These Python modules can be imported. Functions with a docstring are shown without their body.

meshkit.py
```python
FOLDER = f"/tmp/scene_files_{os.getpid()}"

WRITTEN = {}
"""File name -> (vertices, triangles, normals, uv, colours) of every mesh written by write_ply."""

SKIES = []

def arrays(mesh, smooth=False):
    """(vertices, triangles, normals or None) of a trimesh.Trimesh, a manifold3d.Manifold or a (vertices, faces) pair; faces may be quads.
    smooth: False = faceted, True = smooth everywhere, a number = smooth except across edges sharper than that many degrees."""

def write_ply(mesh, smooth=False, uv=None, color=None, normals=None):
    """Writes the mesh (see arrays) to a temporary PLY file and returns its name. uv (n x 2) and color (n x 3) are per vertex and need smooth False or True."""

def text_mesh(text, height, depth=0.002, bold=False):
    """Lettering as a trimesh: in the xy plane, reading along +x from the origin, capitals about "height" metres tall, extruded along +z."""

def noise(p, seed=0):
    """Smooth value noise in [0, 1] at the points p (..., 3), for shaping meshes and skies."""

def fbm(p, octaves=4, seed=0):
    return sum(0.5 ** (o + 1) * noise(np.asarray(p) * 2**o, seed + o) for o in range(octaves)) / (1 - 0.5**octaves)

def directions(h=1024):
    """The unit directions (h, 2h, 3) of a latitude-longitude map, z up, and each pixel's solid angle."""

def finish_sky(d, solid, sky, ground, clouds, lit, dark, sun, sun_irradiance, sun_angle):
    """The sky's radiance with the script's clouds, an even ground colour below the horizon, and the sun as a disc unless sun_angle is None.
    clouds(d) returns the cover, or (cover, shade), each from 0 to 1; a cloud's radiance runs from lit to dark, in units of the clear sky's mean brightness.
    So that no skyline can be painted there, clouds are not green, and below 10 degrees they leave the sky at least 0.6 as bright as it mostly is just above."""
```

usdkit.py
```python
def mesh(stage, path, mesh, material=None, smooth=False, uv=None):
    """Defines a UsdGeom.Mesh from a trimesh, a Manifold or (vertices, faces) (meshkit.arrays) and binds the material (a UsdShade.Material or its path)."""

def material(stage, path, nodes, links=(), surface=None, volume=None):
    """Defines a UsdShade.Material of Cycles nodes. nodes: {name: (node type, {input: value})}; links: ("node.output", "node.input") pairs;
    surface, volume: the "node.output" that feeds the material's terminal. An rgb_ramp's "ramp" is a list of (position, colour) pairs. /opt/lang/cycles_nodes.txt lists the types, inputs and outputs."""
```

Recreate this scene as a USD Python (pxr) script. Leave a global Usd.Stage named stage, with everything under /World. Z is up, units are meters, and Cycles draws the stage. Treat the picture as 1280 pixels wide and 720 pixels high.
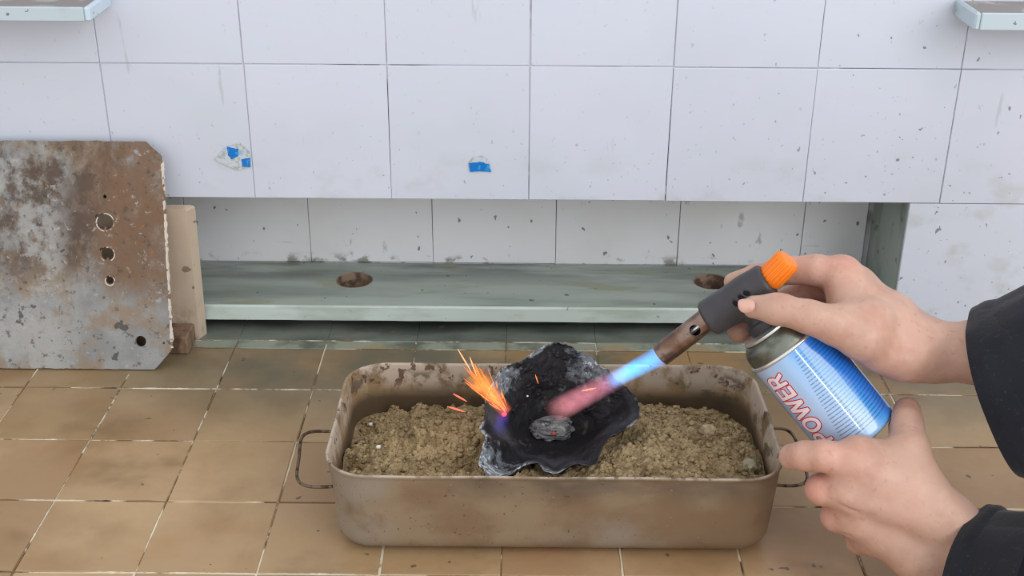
import math, random
import numpy as np, trimesh, usdkit, meshkit
import manifold3d as m3
from pxr import Usd, UsdGeom, UsdLux, UsdShade, Gf, Sdf, Vt
from shapely.geometry import Polygon, Point
from shapely import affinity

random.seed(7)
rng = np.random.default_rng(7)
stage = Usd.Stage.CreateInMemory()
UsdGeom.SetStageUpAxis(stage, UsdGeom.Tokens.z)
UsdGeom.SetStageMetersPerUnit(stage, 1.0)
UsdGeom.Xform.Define(stage, '/World')
UsdGeom.Scope.Define(stage, '/World/Looks')

# ------------------------------------------------------------------ camera
CAM = np.array([0.0, 0.0, 0.644])
FPX, PITCH, YAW, ROLL = 1539.2, 0.44318, 0.00397, 0.00609
_f = np.array([-math.sin(YAW) * math.cos(PITCH), math.cos(YAW) * math.cos(PITCH), -math.sin(PITCH)])
_r0 = np.array([math.cos(YAW), math.sin(YAW), 0.0])
_u0 = np.cross(_r0, _f)
RIGHT = _r0 * math.cos(ROLL) + _u0 * math.sin(ROLL)
UP = -_r0 * math.sin(ROLL) + _u0 * math.cos(ROLL)
FWD = _f
cam = UsdGeom.Camera.Define(stage, '/World/camera')
M = Gf.Matrix4d(*[float(x) for x in (*RIGHT, 0, *UP, 0, *(-FWD), 0, *CAM, 1)])
cam.AddTransformOp().Set(M)
cam.CreateHorizontalApertureAttr(36.0)
cam.CreateVerticalApertureAttr(20.25)
cam.CreateFocalLengthAttr(36.0 * FPX / 1280)
cam.CreateClippingRangeAttr(Gf.Vec2f(0.05, 50))
cam.CreateExposureAttr(0.0)


def at(px, py, Y=None, z=None):
    """the world point seen at a pixel, at distance Y or height z"""
    d = FWD + RIGHT * (px - 640) / FPX + UP * (360 - py) / FPX
    return CAM + d * (Y / d[1] if Y is not None else (z - CAM[2]) / d[2])


# ------------------------------------------------------------------ light
LAMP_POS, LAMP_AIM, LAMP_LONG = (0.610, -1.136, 0.818), (0.2335, 0.828, 0.176), (-0.112, 0.035, 0.134)   # a small lamp


def rect_light(name, pos, target, w, h, strength, color, long=(0, 0, 1.0)):
    L = UsdLux.RectLight.Define(stage, '/World/' + name)
    pos, target = np.array(pos, float), np.array(target, float)
    zax = pos - target; zax /= np.linalg.norm(zax)
    xax = np.cross(long, zax); xax /= np.linalg.norm(xax)
    yax = np.cross(zax, xax)
    L.AddTransformOp().Set(Gf.Matrix4d(*[float(q) for q in (*xax, 0, *yax, 0, *zax, 0, *pos, 1)]))
    L.CreateWidthAttr(w); L.CreateHeightAttr(h)
    L.CreateIntensityAttr(strength); L.CreateColorAttr(Gf.Vec3f(*color))
    return L


dome = UsdLux.DomeLight.Define(stage, '/World/room_light')      # even daylight bounced about a white room
dome.CreateIntensityAttr(0.33); dome.CreateColorAttr(Gf.Vec3f(0.97, 0.985, 1.0))
rect_light('window_light', (1.75, -0.85, 1.40), (0.1, 1.1, 0.1), 1.8, 1.6, 3.15, (1.0, 0.99, 0.985))
rect_light('lamp', LAMP_POS, LAMP_AIM, 0.13, 0.30, 17.0, (1.0, 0.99, 0.98), LAMP_LONG)


# ------------------------------------------------------------------ materials
def srgb(r, g, b):
    c = np.array([r, g, b], float) / 255
    return tuple(np.where(c <= 0.04045, c / 12.92, ((c + 0.055) / 1.055) ** 2.4))


def layered(name, base, layers=(), rough=0.6, spec=0.4, bump=(), metallic=0.0, coords='position', tint=None, extra=None, rough_noise=None):
    """base colour with noise-masked layers on it.
    layer: dict(c=colour, s=scale(s), lo, hi, d=detail, r=roughness, dist=distortion, amt, off, axis=(axis, [(pos, value)]), attr=(name, channel))"""
    nodes, links = {}, []
    if coords == 'position':
        nodes['co'] = ('geometry', {}); src = 'co.position'
    else:
        nodes['co'] = ('texture_coordinate', {}); src = 'co.object'
    nodes['sep'] = ('separate_xyz', {}); links.append((src, 'sep.vector'))
    if tint:
        nodes['tint'] = ('attribute', {'attribute': tint}); prev = 'tint.color'
    else:
        nodes['base'] = ('color', {'value': base}); prev = 'base.color'
    attrs = {}
    for i, L in enumerate(layers):
        sc = L.get('s', 10)
        nodes[f'map{i}'] = ('mapping', {'scale': (sc,) * 3 if np.ndim(sc) == 0 else sc, 'location': L.get('off', (i * 3.7, i * 1.3, i * 7.1)), 'rotation': L.get('rot', (0, 0, 0))})
        links.append((src, f'map{i}.vector'))
        nodes[f'n{i}'] = ('noise_texture', {'scale': 1.0, 'detail': float(L.get('d', 4)), 'roughness': L.get('r', 0.55), 'distortion': L.get('dist', 0.0)})
        links.append((f'map{i}.vector', f'n{i}.vector'))
        nodes[f'm{i}'] = ('map_range', {'range_type': 'smoothstep', 'from_min': L['lo'], 'from_max': L['hi'], 'to_min': 0.0, 'to_max': L.get('amt', 1.0), 'clamp': True})
        val = f'n{i}.fac'
        fac = f'm{i}.result'
        if 'attr' in L and L.get('mode') == 'shift':     # the mask moves the threshold
            an, ch, w = L['attr']
            nodes[f'a{i}'] = ('attribute', {'attribute': an}); nodes[f'as{i}'] = ('separate_xyz', {})
            links += [(f'a{i}.vector', f'as{i}.vector')]
            nodes[f'ad{i}'] = ('math', {'math_type': 'multiply_add', 'value2': float(w)})
            links += [(f'as{i}.{ch}', f'ad{i}.value1'), (val, f'ad{i}.value3')]
            val = f'ad{i}.value'
        elif 'attr' in L:
            an, ch = L['attr']
            nodes[f'a{i}'] = ('attribute', {'attribute': an}); nodes[f'as{i}'] = ('separate_xyz', {})
            links += [(f'a{i}.vector', f'as{i}.vector')]
            nodes[f'am{i}'] = ('math', {'math_type': 'multiply'})
            links += [(fac, f'am{i}.value1'), (f'as{i}.{ch}', f'am{i}.value2')]
            fac = f'am{i}.value'
        links.append((val, f'm{i}.value'))
        for j, (ax, stops) in enumerate(L.get('axis', ())):
            a, b = stops[0], stops[1]
            nodes[f'x{i}_{j}'] = ('map_range', {'range_type': 'smoothstep', 'from_min': a[0], 'from_max': b[0], 'to_min': a[1], 'to_max': b[1], 'clamp': True})
            nodes[f'xm{i}_{j}'] = ('math', {'math_type': 'multiply'})
            links += [(f'sep.{ax}', f'x{i}_{j}.value'), (fac, f'xm{i}_{j}.value1'), (f'x{i}_{j}.result', f'xm{i}_{j}.value2')]
            fac = f'xm{i}_{j}.value'
        nodes[f'c{i}'] = ('mix', {'mix_type': L.get('mode_mix', 'mix'), 'color2': L['c']})
        links += [(fac, f'c{i}.fac'), (prev, f'c{i}.color1')]
        prev = f'c{i}.color'
    p = {'roughness': rough, 'specular_ior_level': spec, 'metallic': metallic}
    p.update(extra or {})
    nodes['p'] = ('principled_bsdf', p)
    links.append((prev, 'p.base_color'))
    if rough_noise:
        s, a, b = rough_noise
        nodes['rn'] = ('noise_texture', {'scale': s, 'detail': 3.0}); links.append((src, 'rn.vector'))
        nodes['rm'] = ('map_range', {'from_min': 0.3, 'from_max': 0.7, 'to_min': a, 'to_max': b, 'clamp': True})
        links += [('rn.fac', 'rm.value'), ('rm.result', 'p.roughness')]
    last = None
    for k, (s, strength, dist) in enumerate(bump):
        nodes[f'bn{k}'] = ('noise_texture', {'scale': float(s), 'detail': 4.0, 'roughness': 0.6})
        links.append((src, f'bn{k}.vector'))
        nodes[f'b{k}'] = ('bump', {'strength': strength, 'distance': dist})
        links.append((f'bn{k}.fac', f'b{k}.height'))
        if last: links.append((last, f'b{k}.normal'))
        last = f'b{k}.normal'
    if last: links.append((last, 'p.normal'))
    return usdkit.material(stage, '/World/Looks/' + name, nodes, links, surface='p.BSDF')


def flecks(c, s, lo, amt=0.8, **k):
    return dict(c=c, s=s, lo=lo, hi=lo + 0.03, d=2, r=0.5, amt=amt, **k)


WALL_TONES = [(210, 216, 230), (213, 219, 233), (211, 217, 231)]
M_wall = []
for i, t in enumerate(WALL_TONES):
    M_wall.append(layered(f'wall_tile_{i}', srgb(*t), [
        dict(c=srgb(199, 207, 218), s=5, lo=0.45, hi=0.75, d=3, amt=0.6),
        dict(c=srgb(211, 212, 231), s=3.1, lo=0.5, hi=0.8, d=2, amt=0.7, off=(9, 1, 4)),
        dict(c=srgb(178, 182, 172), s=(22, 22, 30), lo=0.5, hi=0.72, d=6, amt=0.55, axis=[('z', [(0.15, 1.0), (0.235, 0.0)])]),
        flecks(srgb(105, 108, 105), (150, 150, 115), 0.712, 0.75, axis=[('x', [(0.05, 0.12), (0.42, 1.0)])]),
        flecks(srgb(120, 120, 118), (210, 210, 150), 0.715, 0.6, off=(2, 5, 8), axis=[('z', [(0.16, 1.0), (0.30, 0.25)])]),
        dict(c=srgb(170, 176, 178), s=(60, 60, 9), lo=0.68, hi=0.74, d=5, amt=0.4, rot=(0, 0.5, 0)),
    ], rough=0.36, spec=0.35, bump=[(9, 0.12, 0.01)], rough_noise=(6, 0.28, 0.5)))
M_recess = layered('recess_tile', srgb(234, 236, 240), [
    dict(c=srgb(220, 221, 218), s=6, lo=0.45, hi=0.75, d=4, amt=0.6),
    dict(c=srgb(196, 150, 110), s=(16, 30, 140), lo=0.66, hi=0.74, d=4, amt=0.75, axis=[('z', [(0.03, 1.0), (0.09, 0.0)])]),
    flecks(srgb(95, 95, 92), (110, 110, 70), 0.70, 0.8),
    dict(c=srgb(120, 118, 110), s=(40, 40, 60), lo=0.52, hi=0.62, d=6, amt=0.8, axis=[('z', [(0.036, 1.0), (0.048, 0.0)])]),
    dict(c=srgb(120, 124, 120), s=(60, 60, 30), lo=0.66, hi=0.74, d=6, amt=0.5),
], rough=0.4, bump=[(12, 0.12, 0.01)])
M_wallgrout = layered('wall_joint', srgb(202, 204, 210), [dict(c=srgb(112, 110, 108), s=7, lo=0.48, hi=0.62), dict(c=srgb(205, 205, 205), s=30, lo=0.58, hi=0.65)], rough=0.9)
M_pier_side = layered('pier_side', srgb(165, 174, 168), [dict(c=srgb(120, 130, 124), s=(30, 30, 12), lo=0.45, hi=0.7, d=6, amt=0.8), dict(c=srgb(90, 95, 88), s=60, lo=0.62, hi=0.68, d=4, amt=0.7)], rough=0.5)

FLOOR_TONES = [(176, 147, 110), (170, 141, 105), (180, 151, 115), (166, 135, 101)]
M_floor = []
for i, t in enumerate(FLOOR_TONES):
    M_floor.append(layered(f'floor_tile_{i}', srgb(*t), [
        dict(c=srgb(152, 121, 84), s=9, lo=0.42, hi=0.70, d=5, amt=0.8, off=(i * 5, 3, 1)),
        dict(c=srgb(195, 166, 128), s=7, lo=0.5, hi=0.75, d=4, amt=0.7, off=(i * 3, 8, 1)),
        dict(c=srgb(166, 122, 84), s=(6, 9, 6), lo=0.55, hi=0.72, d=4, amt=0.5, off=(i * 2, 2, 9)),
        dict(c=srgb(118, 94, 66), s=(10, 16, 10), lo=0.54, hi=0.78, d=5, amt=0.55),
        dict(c=srgb(92, 94, 80), s=(7, 7, 7), lo=0.22, hi=0.58, d=5, amt=0.85, axis=[('y', [(0.98, 0.0), (1.16, 1.0)]), ('x', [(-0.50, 0.3), (-0.25, 1.0)])], off=(1, 1, 1)),
        dict(c=srgb(168, 128, 80), s=(8, 12, 7), lo=0.42, hi=0.56, d=4, amt=0.7, axis=[('y', [(1.08, 0.0), (1.17, 1.0)]), ('x', [(-0.12, 0.0), (0.05, 1.0)])], off=(4, 1, 1)),
        flecks(srgb(75, 65, 50), 75, 0.72, 0.7),
    ], rough=0.33, spec=0.42, bump=[(14, 0.25, 0.006), (90, 0.12, 0.002)], rough_noise=(9, 0.24, 0.5)))
M_strip = layered('floor_strip', srgb(152, 158, 142), [dict(c=srgb(104, 110, 98), s=(20, 20, 20), lo=0.45, hi=0.65, d=5), dict(c=srgb(168, 140, 96), s=12, lo=0.55, hi=0.7, d=4, amt=0.7)], rough=0.5, bump=[(30, 0.3, 0.004)])
M_floorback = layered('floor_back', srgb(124, 130, 122), [dict(c=srgb(88, 94, 88), s=(8, 18, 8), lo=0.4, hi=0.65, d=5), flecks(srgb(150, 115, 95), 60, 0.68)], rough=0.4)
M_grout = layered('floor_joint', srgb(128, 104, 76), [dict(c=srgb(218, 208, 188), s=(14, 14, 14), lo=0.45, hi=0.53, d=6, r=0.65), dict(c=srgb(74, 58, 42), s=20, lo=0.6, hi=0.68, d=3)], rough=0.9)

M_ledge = layered('ledge_top', srgb(172, 182, 174), [
    dict(c=srgb(130, 140, 132), s=(5, 26, 20), lo=0.40, hi=0.68, d=6, amt=0.85),
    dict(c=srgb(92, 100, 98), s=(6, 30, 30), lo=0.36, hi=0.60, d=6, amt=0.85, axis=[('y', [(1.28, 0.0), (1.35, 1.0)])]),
    dict(c=srgb(148, 150, 118), s=(10, 30, 20), lo=0.56, hi=0.68, d=5, amt=0.6),
    flecks(srgb(70, 72, 68), 80, 0.70, 0.8),
], rough=0.42, bump=[(40, 0.15, 0.003)])
M_ledgefront = layered('ledge_front', srgb(206, 220, 214), [  # paler than the slab top: light from the front painted in
    dict(c=srgb(178, 190, 180), s=(12, 12, 40), lo=0.45, hi=0.65, d=5, amt=0.8),
    dict(c=srgb(196, 186, 140), s=(14, 14, 30), lo=0.60, hi=0.72, d=4, amt=0.7, axis=[('x', [(0.0, 1.0), (0.2, 0.2)])]),
    flecks(srgb(90, 95, 90), (70, 70, 110), 0.69, 0.8),
], rough=0.45, bump=[(40, 0.15, 0.003)])
M_shelf = layered('shelf_paint', srgb(190, 205, 213), [dict(c=srgb(168, 184, 182), s=(14, 14, 30), lo=0.45, hi=0.65, d=5), flecks(srgb(90, 95, 98), 120, 0.68)], rough=0.45)
M_shelfend = layered('shelf_end_lit', srgb(202, 218, 232), [dict(c=srgb(150, 160, 165), s=60, lo=0.60, hi=0.64, d=4)], rough=0.4)  # brighter copy for the end facing right, light put into the colour
M_shelftop = layered('shelf_top', srgb(146, 138, 134), [dict(c=srgb(175, 172, 168), s=30, lo=0.5, hi=0.6, d=5)], rough=0.6)


M_holelin = layered('hole_lining', srgb(150, 126, 108), [dict(c=srgb(96, 78, 66), s=70, lo=0.45, hi=0.6, d=4)], rough=0.8)


# ------------------------------------------------------------------ scene helpers
used = {}


def path_for(name, parent=None):
    root = str(parent.GetPath()) if parent is not None else '/World'
    k = used.get((root, name), 0); used[(root, name)] = k + 1
    return f'{root}/{name}' + (f'_{k:03d}' if k else '')


def props(prim, label=None, cat=None, group=None, kind=None):
    for k, v in (('label', label), ('category', cat), ('group', group), ('kind', kind)):
        if v: prim.SetCustomDataByKey(k, v)
    return prim


def thing(name, label, cat, loc=(0, 0, 0), group=None, kind=None):
    x = UsdGeom.Xform.Define(stage, path_for(name))
    x.AddTranslateOp().Set(Gf.Vec3d(*map(float, loc)))
    p = x.GetPrim(); p_loc[str(p.GetPath())] = np.array(loc, float)
    return props(p, label, cat, group, kind)


p_loc = {}


def origin_of(prim):
    o = np.zeros(3)
    for pth in prim.GetPath().GetPrefixes():
        o = o + p_loc.get(str(pth), 0)
    return o


def obj(name, mesh, mat, parent=None, smooth=False, prim=None, base=None, **kw):
    """mesh in world coordinates -> one Mesh prim. prim: {primvar name: n x 3 array} (needs smooth False or True)."""
    v, f, n = meshkit.arrays(mesh, smooth)
    o = origin_of(parent) if parent is not None else np.zeros(3)
    loc = np.zeros(3) if base is None else np.array(base, float) - o
    p = path_for(name, parent)
    mm = usdkit.mesh(stage, p, (v - o - loc, f), mat)
    if n is not None:
        mm.CreateNormalsAttr(Vt.Vec3fArray.FromNumpy(n.astype(np.float32))); mm.SetNormalsInterpolation('vertex')
    if base is not None:
        mm.AddTranslateOp().Set(Gf.Vec3d(*map(float, loc)))
    p_loc[p] = loc
    for k, a in (prim or {}).items():
        assert len(a) == len(v), (name, len(a), len(v))
        pv = UsdGeom.PrimvarsAPI(mm).CreatePrimvar(k, Sdf.ValueTypeNames.Color3fArray, 'vertex')
        pv.Set(Vt.Vec3fArray.FromNumpy(np.asarray(a, np.float32)))
    return props(mm.GetPrim(), **kw)


def cat_(*ms):
    return trimesh.util.concatenate(list(ms))


def box(x0, x1, y0, y1, z0, z1, c=0.0):
    """a box, all edges chamfered by c"""
    if c <= 0:
        return trimesh.creation.box(bounds=[[x0, y0, z0], [x1, y1, z1]])
    P = []
    for sx in (0, 1):
        for sy in (0, 1):
            for sz in (0, 1):
                p = np.array([(x0, x1)[sx], (y0, y1)[sy], (z0, z1)[sz]]); s = np.array([1 - 2 * sx, 1 - 2 * sy, 1 - 2 * sz]) * c
                for k in range(3):
                    q = p + s; q[k] = p[k]; P.append(q)
    return trimesh.convex.convex_hull(np.array(P))


def slab(quad, n, t, c):
    """a tile: a quad (4 points, counter-clockwise seen from outside, outward normal n), thickness t, its face edges chamfered by c: 18 triangles"""
    q = np.array(quad, float); n = np.array(n, float); ctr = q.mean(0)
    e = [(q[(i + 1) % 4] - q[i]) / np.linalg.norm(q[(i + 1) % 4] - q[i]) for i in range(4)]
    ins = np.array([q[i] + c * (e[i] - e[i - 1]) for i in range(4)])
    v = np.vstack([q - n * t, q - n * c, ins])
    f = []
    for a in (0, 4):
        for i in range(4):
            j = (i + 1) % 4
            f += [(a + i, a + j, a + 4 + j), (a + i, a + 4 + j, a + 4 + i)]
    f += [(8, 9, 10), (8, 10, 11)]
    return v, np.array(f)


def tube(points, radii, sides=16, caps=True, closed=False):
    pts = np.array(points, float); n = len(pts)
    radii = np.full(n, radii) if np.ndim(radii) == 0 else np.array(radii)
    tan = np.gradient(pts, axis=0); tan /= np.linalg.norm(tan, axis=1, keepdims=True)
    up = np.array([0, 0, 1.0]) if abs(tan[0][2]) < 0.9 else np.array([1.0, 0, 0])
    a = np.cross(tan[0], up); a /= np.linalg.norm(a)
    V = []
    for i in range(n):
        a = a - tan[i] * (a @ tan[i]); a /= np.linalg.norm(a); b = np.cross(tan[i], a)
        t = np.arange(sides) * 2 * np.pi / sides
        V.append(pts[i] + radii[i] * (np.cos(t)[:, None] * a + np.sin(t)[:, None] * b))
    V = np.vstack(V); F = grid_faces(n, sides, wrap=True)
    if caps:
        V = np.vstack([V, pts[0], pts[-1]])
        k = n * sides
        for i in range(sides):
            j = (i + 1) % sides
            F += [(k, i, j)] if False else [(k, j, i)]
            F += [(k + 1, k - sides + i, k - sides + j)]
    return trimesh.Trimesh(V, np.array(F), process=False)


def grid_faces(n, m, wrap=False):
    F = []
    for i in range(n - 1):
        for j in range(m if wrap else m - 1):
            k = (j + 1) % m
            F += [(i * m + j, i * m + k, (i + 1) * m + k), (i * m + j, (i + 1) * m + k, (i + 1) * m + j)]
    return F


def smooth_path(pts, n):
    pts = np.array(pts, float)
    from scipy.interpolate import CubicSpline
    d = np.r_[0, np.cumsum(np.linalg.norm(np.diff(pts, axis=0), axis=1) ** 0.5)]
    return CubicSpline(d, pts)(np.linspace(0, d[-1], n))


def frame(axis, toward):
    """orthonormal (u, v, w) with w = axis, u as near to 'toward' as may be"""
    w = np.array(axis, float); w /= np.linalg.norm(w)
    u = np.array(toward, float); u -= w * (u @ w); u /= np.linalg.norm(u)
    return u, np.cross(w, u), w


def lathe(profile, o, axis, toward, sides=64, caps=True, wob=None):
    """profile: (radius, distance along the axis) pairs"""
    u, v, w = frame(axis, toward)
    t = np.arange(sides) * 2 * np.pi / sides
    V = []
    for i, (r, h) in enumerate(profile):
        rr = np.full(sides, r) if wob is None else r * wob(t, i)
        V.append(o + w * h + rr[:, None] * (np.cos(t)[:, None] * u + np.sin(t)[:, None] * v))
    V = np.vstack(V); F = grid_faces(len(profile), sides, wrap=True)
    if caps:
        k = len(V); V = np.vstack([V, o + w * profile[0][1], o + w * profile[-1][1]])
        for i in range(sides):
            j = (i + 1) % sides
            F += [(k, j, i), (k + 1, k - sides + i, k - sides + j)]
    return trimesh.Trimesh(V, np.array(F), process=False)


def surface_nets(F, org, h):
    """isosurface F = 0 (inside negative) of a grid as a quad mesh"""
    s = F < 0
    nx, ny, nz = F.shape
    c = np.zeros((nx - 1, ny - 1, nz - 1), int)
    for a, b, d in np.ndindex(2, 2, 2):
        c += s[a:nx - 1 + a, b:ny - 1 + b, d:nz - 1 + d]
    act = (c > 0) & (c < 8)
    idx = -np.ones(act.shape, int); ijk = np.argwhere(act); idx[act] = np.arange(len(ijk))
    acc, cnt = np.zeros((len(ijk), 3)), np.zeros(len(ijk))
    corners = [np.array(x) for x in np.ndindex(2, 2, 2)]
    for p in corners:
        for ax in range(3):
            if p[ax] == 0:
                q = p.copy(); q[ax] = 1
                fa = F[tuple((ijk + p).T)]; fb = F[tuple((ijk + q).T)]
                m = (fa < 0) != (fb < 0)
                t = np.where(m, fa / np.where(m, fa - fb, 1), 0)
                acc[m] += (p + t[:, None] * (q - p))[m]; cnt[m] += 1
    V = org + h * (ijk + acc / cnt[:, None])
    quads = []
    for ax in range(3):
        b, d = [(1, 2), (2, 0), (0, 1)][ax]
        sl0 = [slice(1, n - 1) for n in F.shape]; sl1 = list(sl0)
        sl0[ax] = slice(0, F.shape[ax] - 1); sl1[ax] = slice(1, F.shape[ax])
        s0, s1 = s[tuple(sl0)], s[tuple(sl1)]
        for flip in (0, 1):
            e = np.argwhere((s0 & ~s1) if not flip else (~s0 & s1))
            off = np.ones(3, int); off[ax] = 0
            e = e + off
            def cell(ob, od):
                k = e.copy(); k[:, b] += ob; k[:, d] += od
                return idx[tuple(k.T)]
            q = np.stack([cell(-1, -1), cell(0, -1), cell(0, 0), cell(-1, 0)], 1)
            quads.append(q if not flip else q[:, ::-1])
    Q = np.vstack(quads); Q = Q[(Q >= 0).all(1)]
    return trimesh.Trimesh(V, np.vstack([Q[:, [0, 1, 2]], Q[:, [0, 2, 3]]]), process=False)


def cone_sd(p, a, b, ra, rb):
    """distance to a capsule whose radius runs from ra to rb"""
    ba = b - a; L = max(ba @ ba, 1e-12)
    t = np.clip(((p - a) @ ba) / L, 0, 1)
    return np.linalg.norm(p - a - t[..., None] * ba, axis=-1) - (ra + (rb - ra) * t)


def smin(a, b, k):
    h = np.maximum(k - np.abs(a - b), 0) / k
    return np.minimum(a, b) - h * h * h * k / 6


def smax(a, b, k):
    return -smin(-a, -b, k)


def sd_grid(lo, hi, h):
    ax = [np.arange(l, u + h, h) for l, u in zip(lo, hi)]
    return np.stack(np.meshgrid(*ax, indexing='ij'), -1)


def sd_cylinder(p, a, b, r, rnd=0.0):
    ba = b - a; L = np.linalg.norm(ba); w = ba / L
    q = p - a; h = q @ w; rad = np.linalg.norm(q - h[..., None] * w, axis=-1)
    dx, dy = rad - (r - rnd), np.abs(h - L / 2) - (L / 2 - rnd)
    return np.minimum(np.maximum(dx, dy), 0) + np.hypot(np.maximum(dx, 0), np.maximum(dy, 0)) - rnd


# ------------------------------------------------------------------ the setting
WY, WX, WZ, WT = 1.2357, 0.0122, 0.1618, 0.147       # front wall plane, a joint, bottom edge, tile pitch
RY, RX, RZ = 1.3558, 0.0463, 0.033                    # recess back wall
PX = 0.422                                            # left edge of the pier
GAP = 0.00045
tr = random.Random(3)


def wall_tile(parent, x0, x1, z0, z1, Y, mats):
    d = tr.uniform(-0.0004, 0.0004); y = Y + d
    g = [GAP * tr.uniform(0.5, 1.5) for _ in range(4)]
    j = lambda: tr.uniform(-0.0004, 0.0004)
    q = [(x0 + g[0] + j(), y, z0 + g[1]), (x1 - g[2] + j(), y, z0 + g[1]), (x1 - g[2] + j(), y, z1 - g[3]), (x0 + g[0] + j(), y, z1 - g[3])]
    obj('tile', slab(q, (0, -1, 0), 0.006, 0.0006), mats[tr.randrange(len(mats))], parent)


wall = thing('wall_front', 'white tiled front wall of the hood above the recess', 'wall', kind='structure')
XL, XR, ZT = WX - 9 * WT, WX + 11 * WT, WZ + 5 * WT
obj('backing', cat_(box(XL, XR, WY + 0.0016, RY + 0.06, WZ + 0.0005, ZT), box(PX + 0.0008, XR, WY + 0.003, RY + 0.06, -0.02, WZ), box(XL, -0.47, WY + 0.003, RY + 0.06, -0.02, WZ)), M_wallgrout, wall)
for k in range(-9, 11):
    for r in range(5):
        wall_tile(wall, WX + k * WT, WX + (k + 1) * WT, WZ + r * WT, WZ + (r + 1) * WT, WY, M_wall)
edges = [PX] + [WX + k * WT for k in range(4, 12)]
for a, b in zip(edges, edges[1:]):                          # the pier right of the recess
    wall_tile(wall, a, b, WZ - 0.003 - WT, WZ - 0.0005, WY + 0.0004, M_wall)
    wall_tile(wall, a, b, 0.0, WZ - 0.004 - WT, WY + 0.0004, M_wall)
for k in range(-9, -3):
    a, b = WX + k * WT, min(WX + (k + 1) * WT, -0.47)
    if b > a + 0.02:
        wall_tile(wall, a, b, WZ - WT, WZ, WY, M_wall); wall_tile(wall, a, b, 0.0, WZ - WT, WY, M_wall)
obj('pier_cheek', box(PX, PX + 0.002, WY + 0.0045, RY + 0.03, 0.0, WZ), M_pier_side, wall, label='grey-green painted cheek of the recess')
obj('recess_cheek', box(-0.472, -0.47, WY + 0.0045, RY + 0.03, 0.0, WZ), M_pier_side, wall)

rec = thing('wall_recess', 'white tiled back wall of the low recess behind the stone ledge', 'wall', kind='structure')
obj('backing', box(-0.47, PX, RY + 0.004, RY + 0.05, -0.02, WZ + 0.0), M_wallgrout, rec)
for k in range(-4, 3):
    a, b = max(RX + k * WT, -0.468), min(RX + (k + 1) * WT, PX - 0.007)
    if b > a + 0.01:
        wall_tile(rec, a, b, RZ, WZ - 0.001, RY, [M_recess])
        wall_tile(rec, a, b, 0.0, RZ, RY, [M_recess])

floor = thing('floor', 'worn brown square floor tiles with crumbly pale joints', 'floor', kind='structure')
GX, GY, FT = -0.2106, 0.8084, 0.0998
xs = [GX + FT * k for k in range(-9, 15)]
ys = [GY + 0.0996 * k for k in range(-6, 4)] + [1.1967]
obj('screed', box(xs[0], xs[-1], ys[0], RY + 0.05, -0.03, -0.0009), M_grout, floor)
for i in range(len(xs) - 1):
    rows = [(a, b, M_floor) for a, b in zip(ys, ys[1:])] + [(1.1967, 1.2156, [M_strip]), (1.2156, 1.30, [M_floorback]), (1.30, RY, [M_floorback])]
    for a, b, ms in rows:
        g = 0.0006 if a < 1.2 else 0.00005
        flat = 1.0 if a < 1.2 else 0.0
        j = lambda: tr.uniform(-0.0005, 0.0005) * flat
        z = tr.uniform(-0.0004, 0.0003)
        zz = [z * flat + tr.uniform(-0.0003, 0.0003) * flat for _ in range(4)]
        q = [(xs[i] + g + j(), a + g + j(), zz[0]), (xs[i + 1] - g + j(), a + g + j(), zz[1]), (xs[i + 1] - g + j(), b - g + j(), zz[2]), (xs[i] + g + j(), b - g + j(), zz[3])]
        obj('tile', slab(q, (0, 0, 1), 0.008, 0.0008), ms[tr.randrange(len(ms))], floor)


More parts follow.
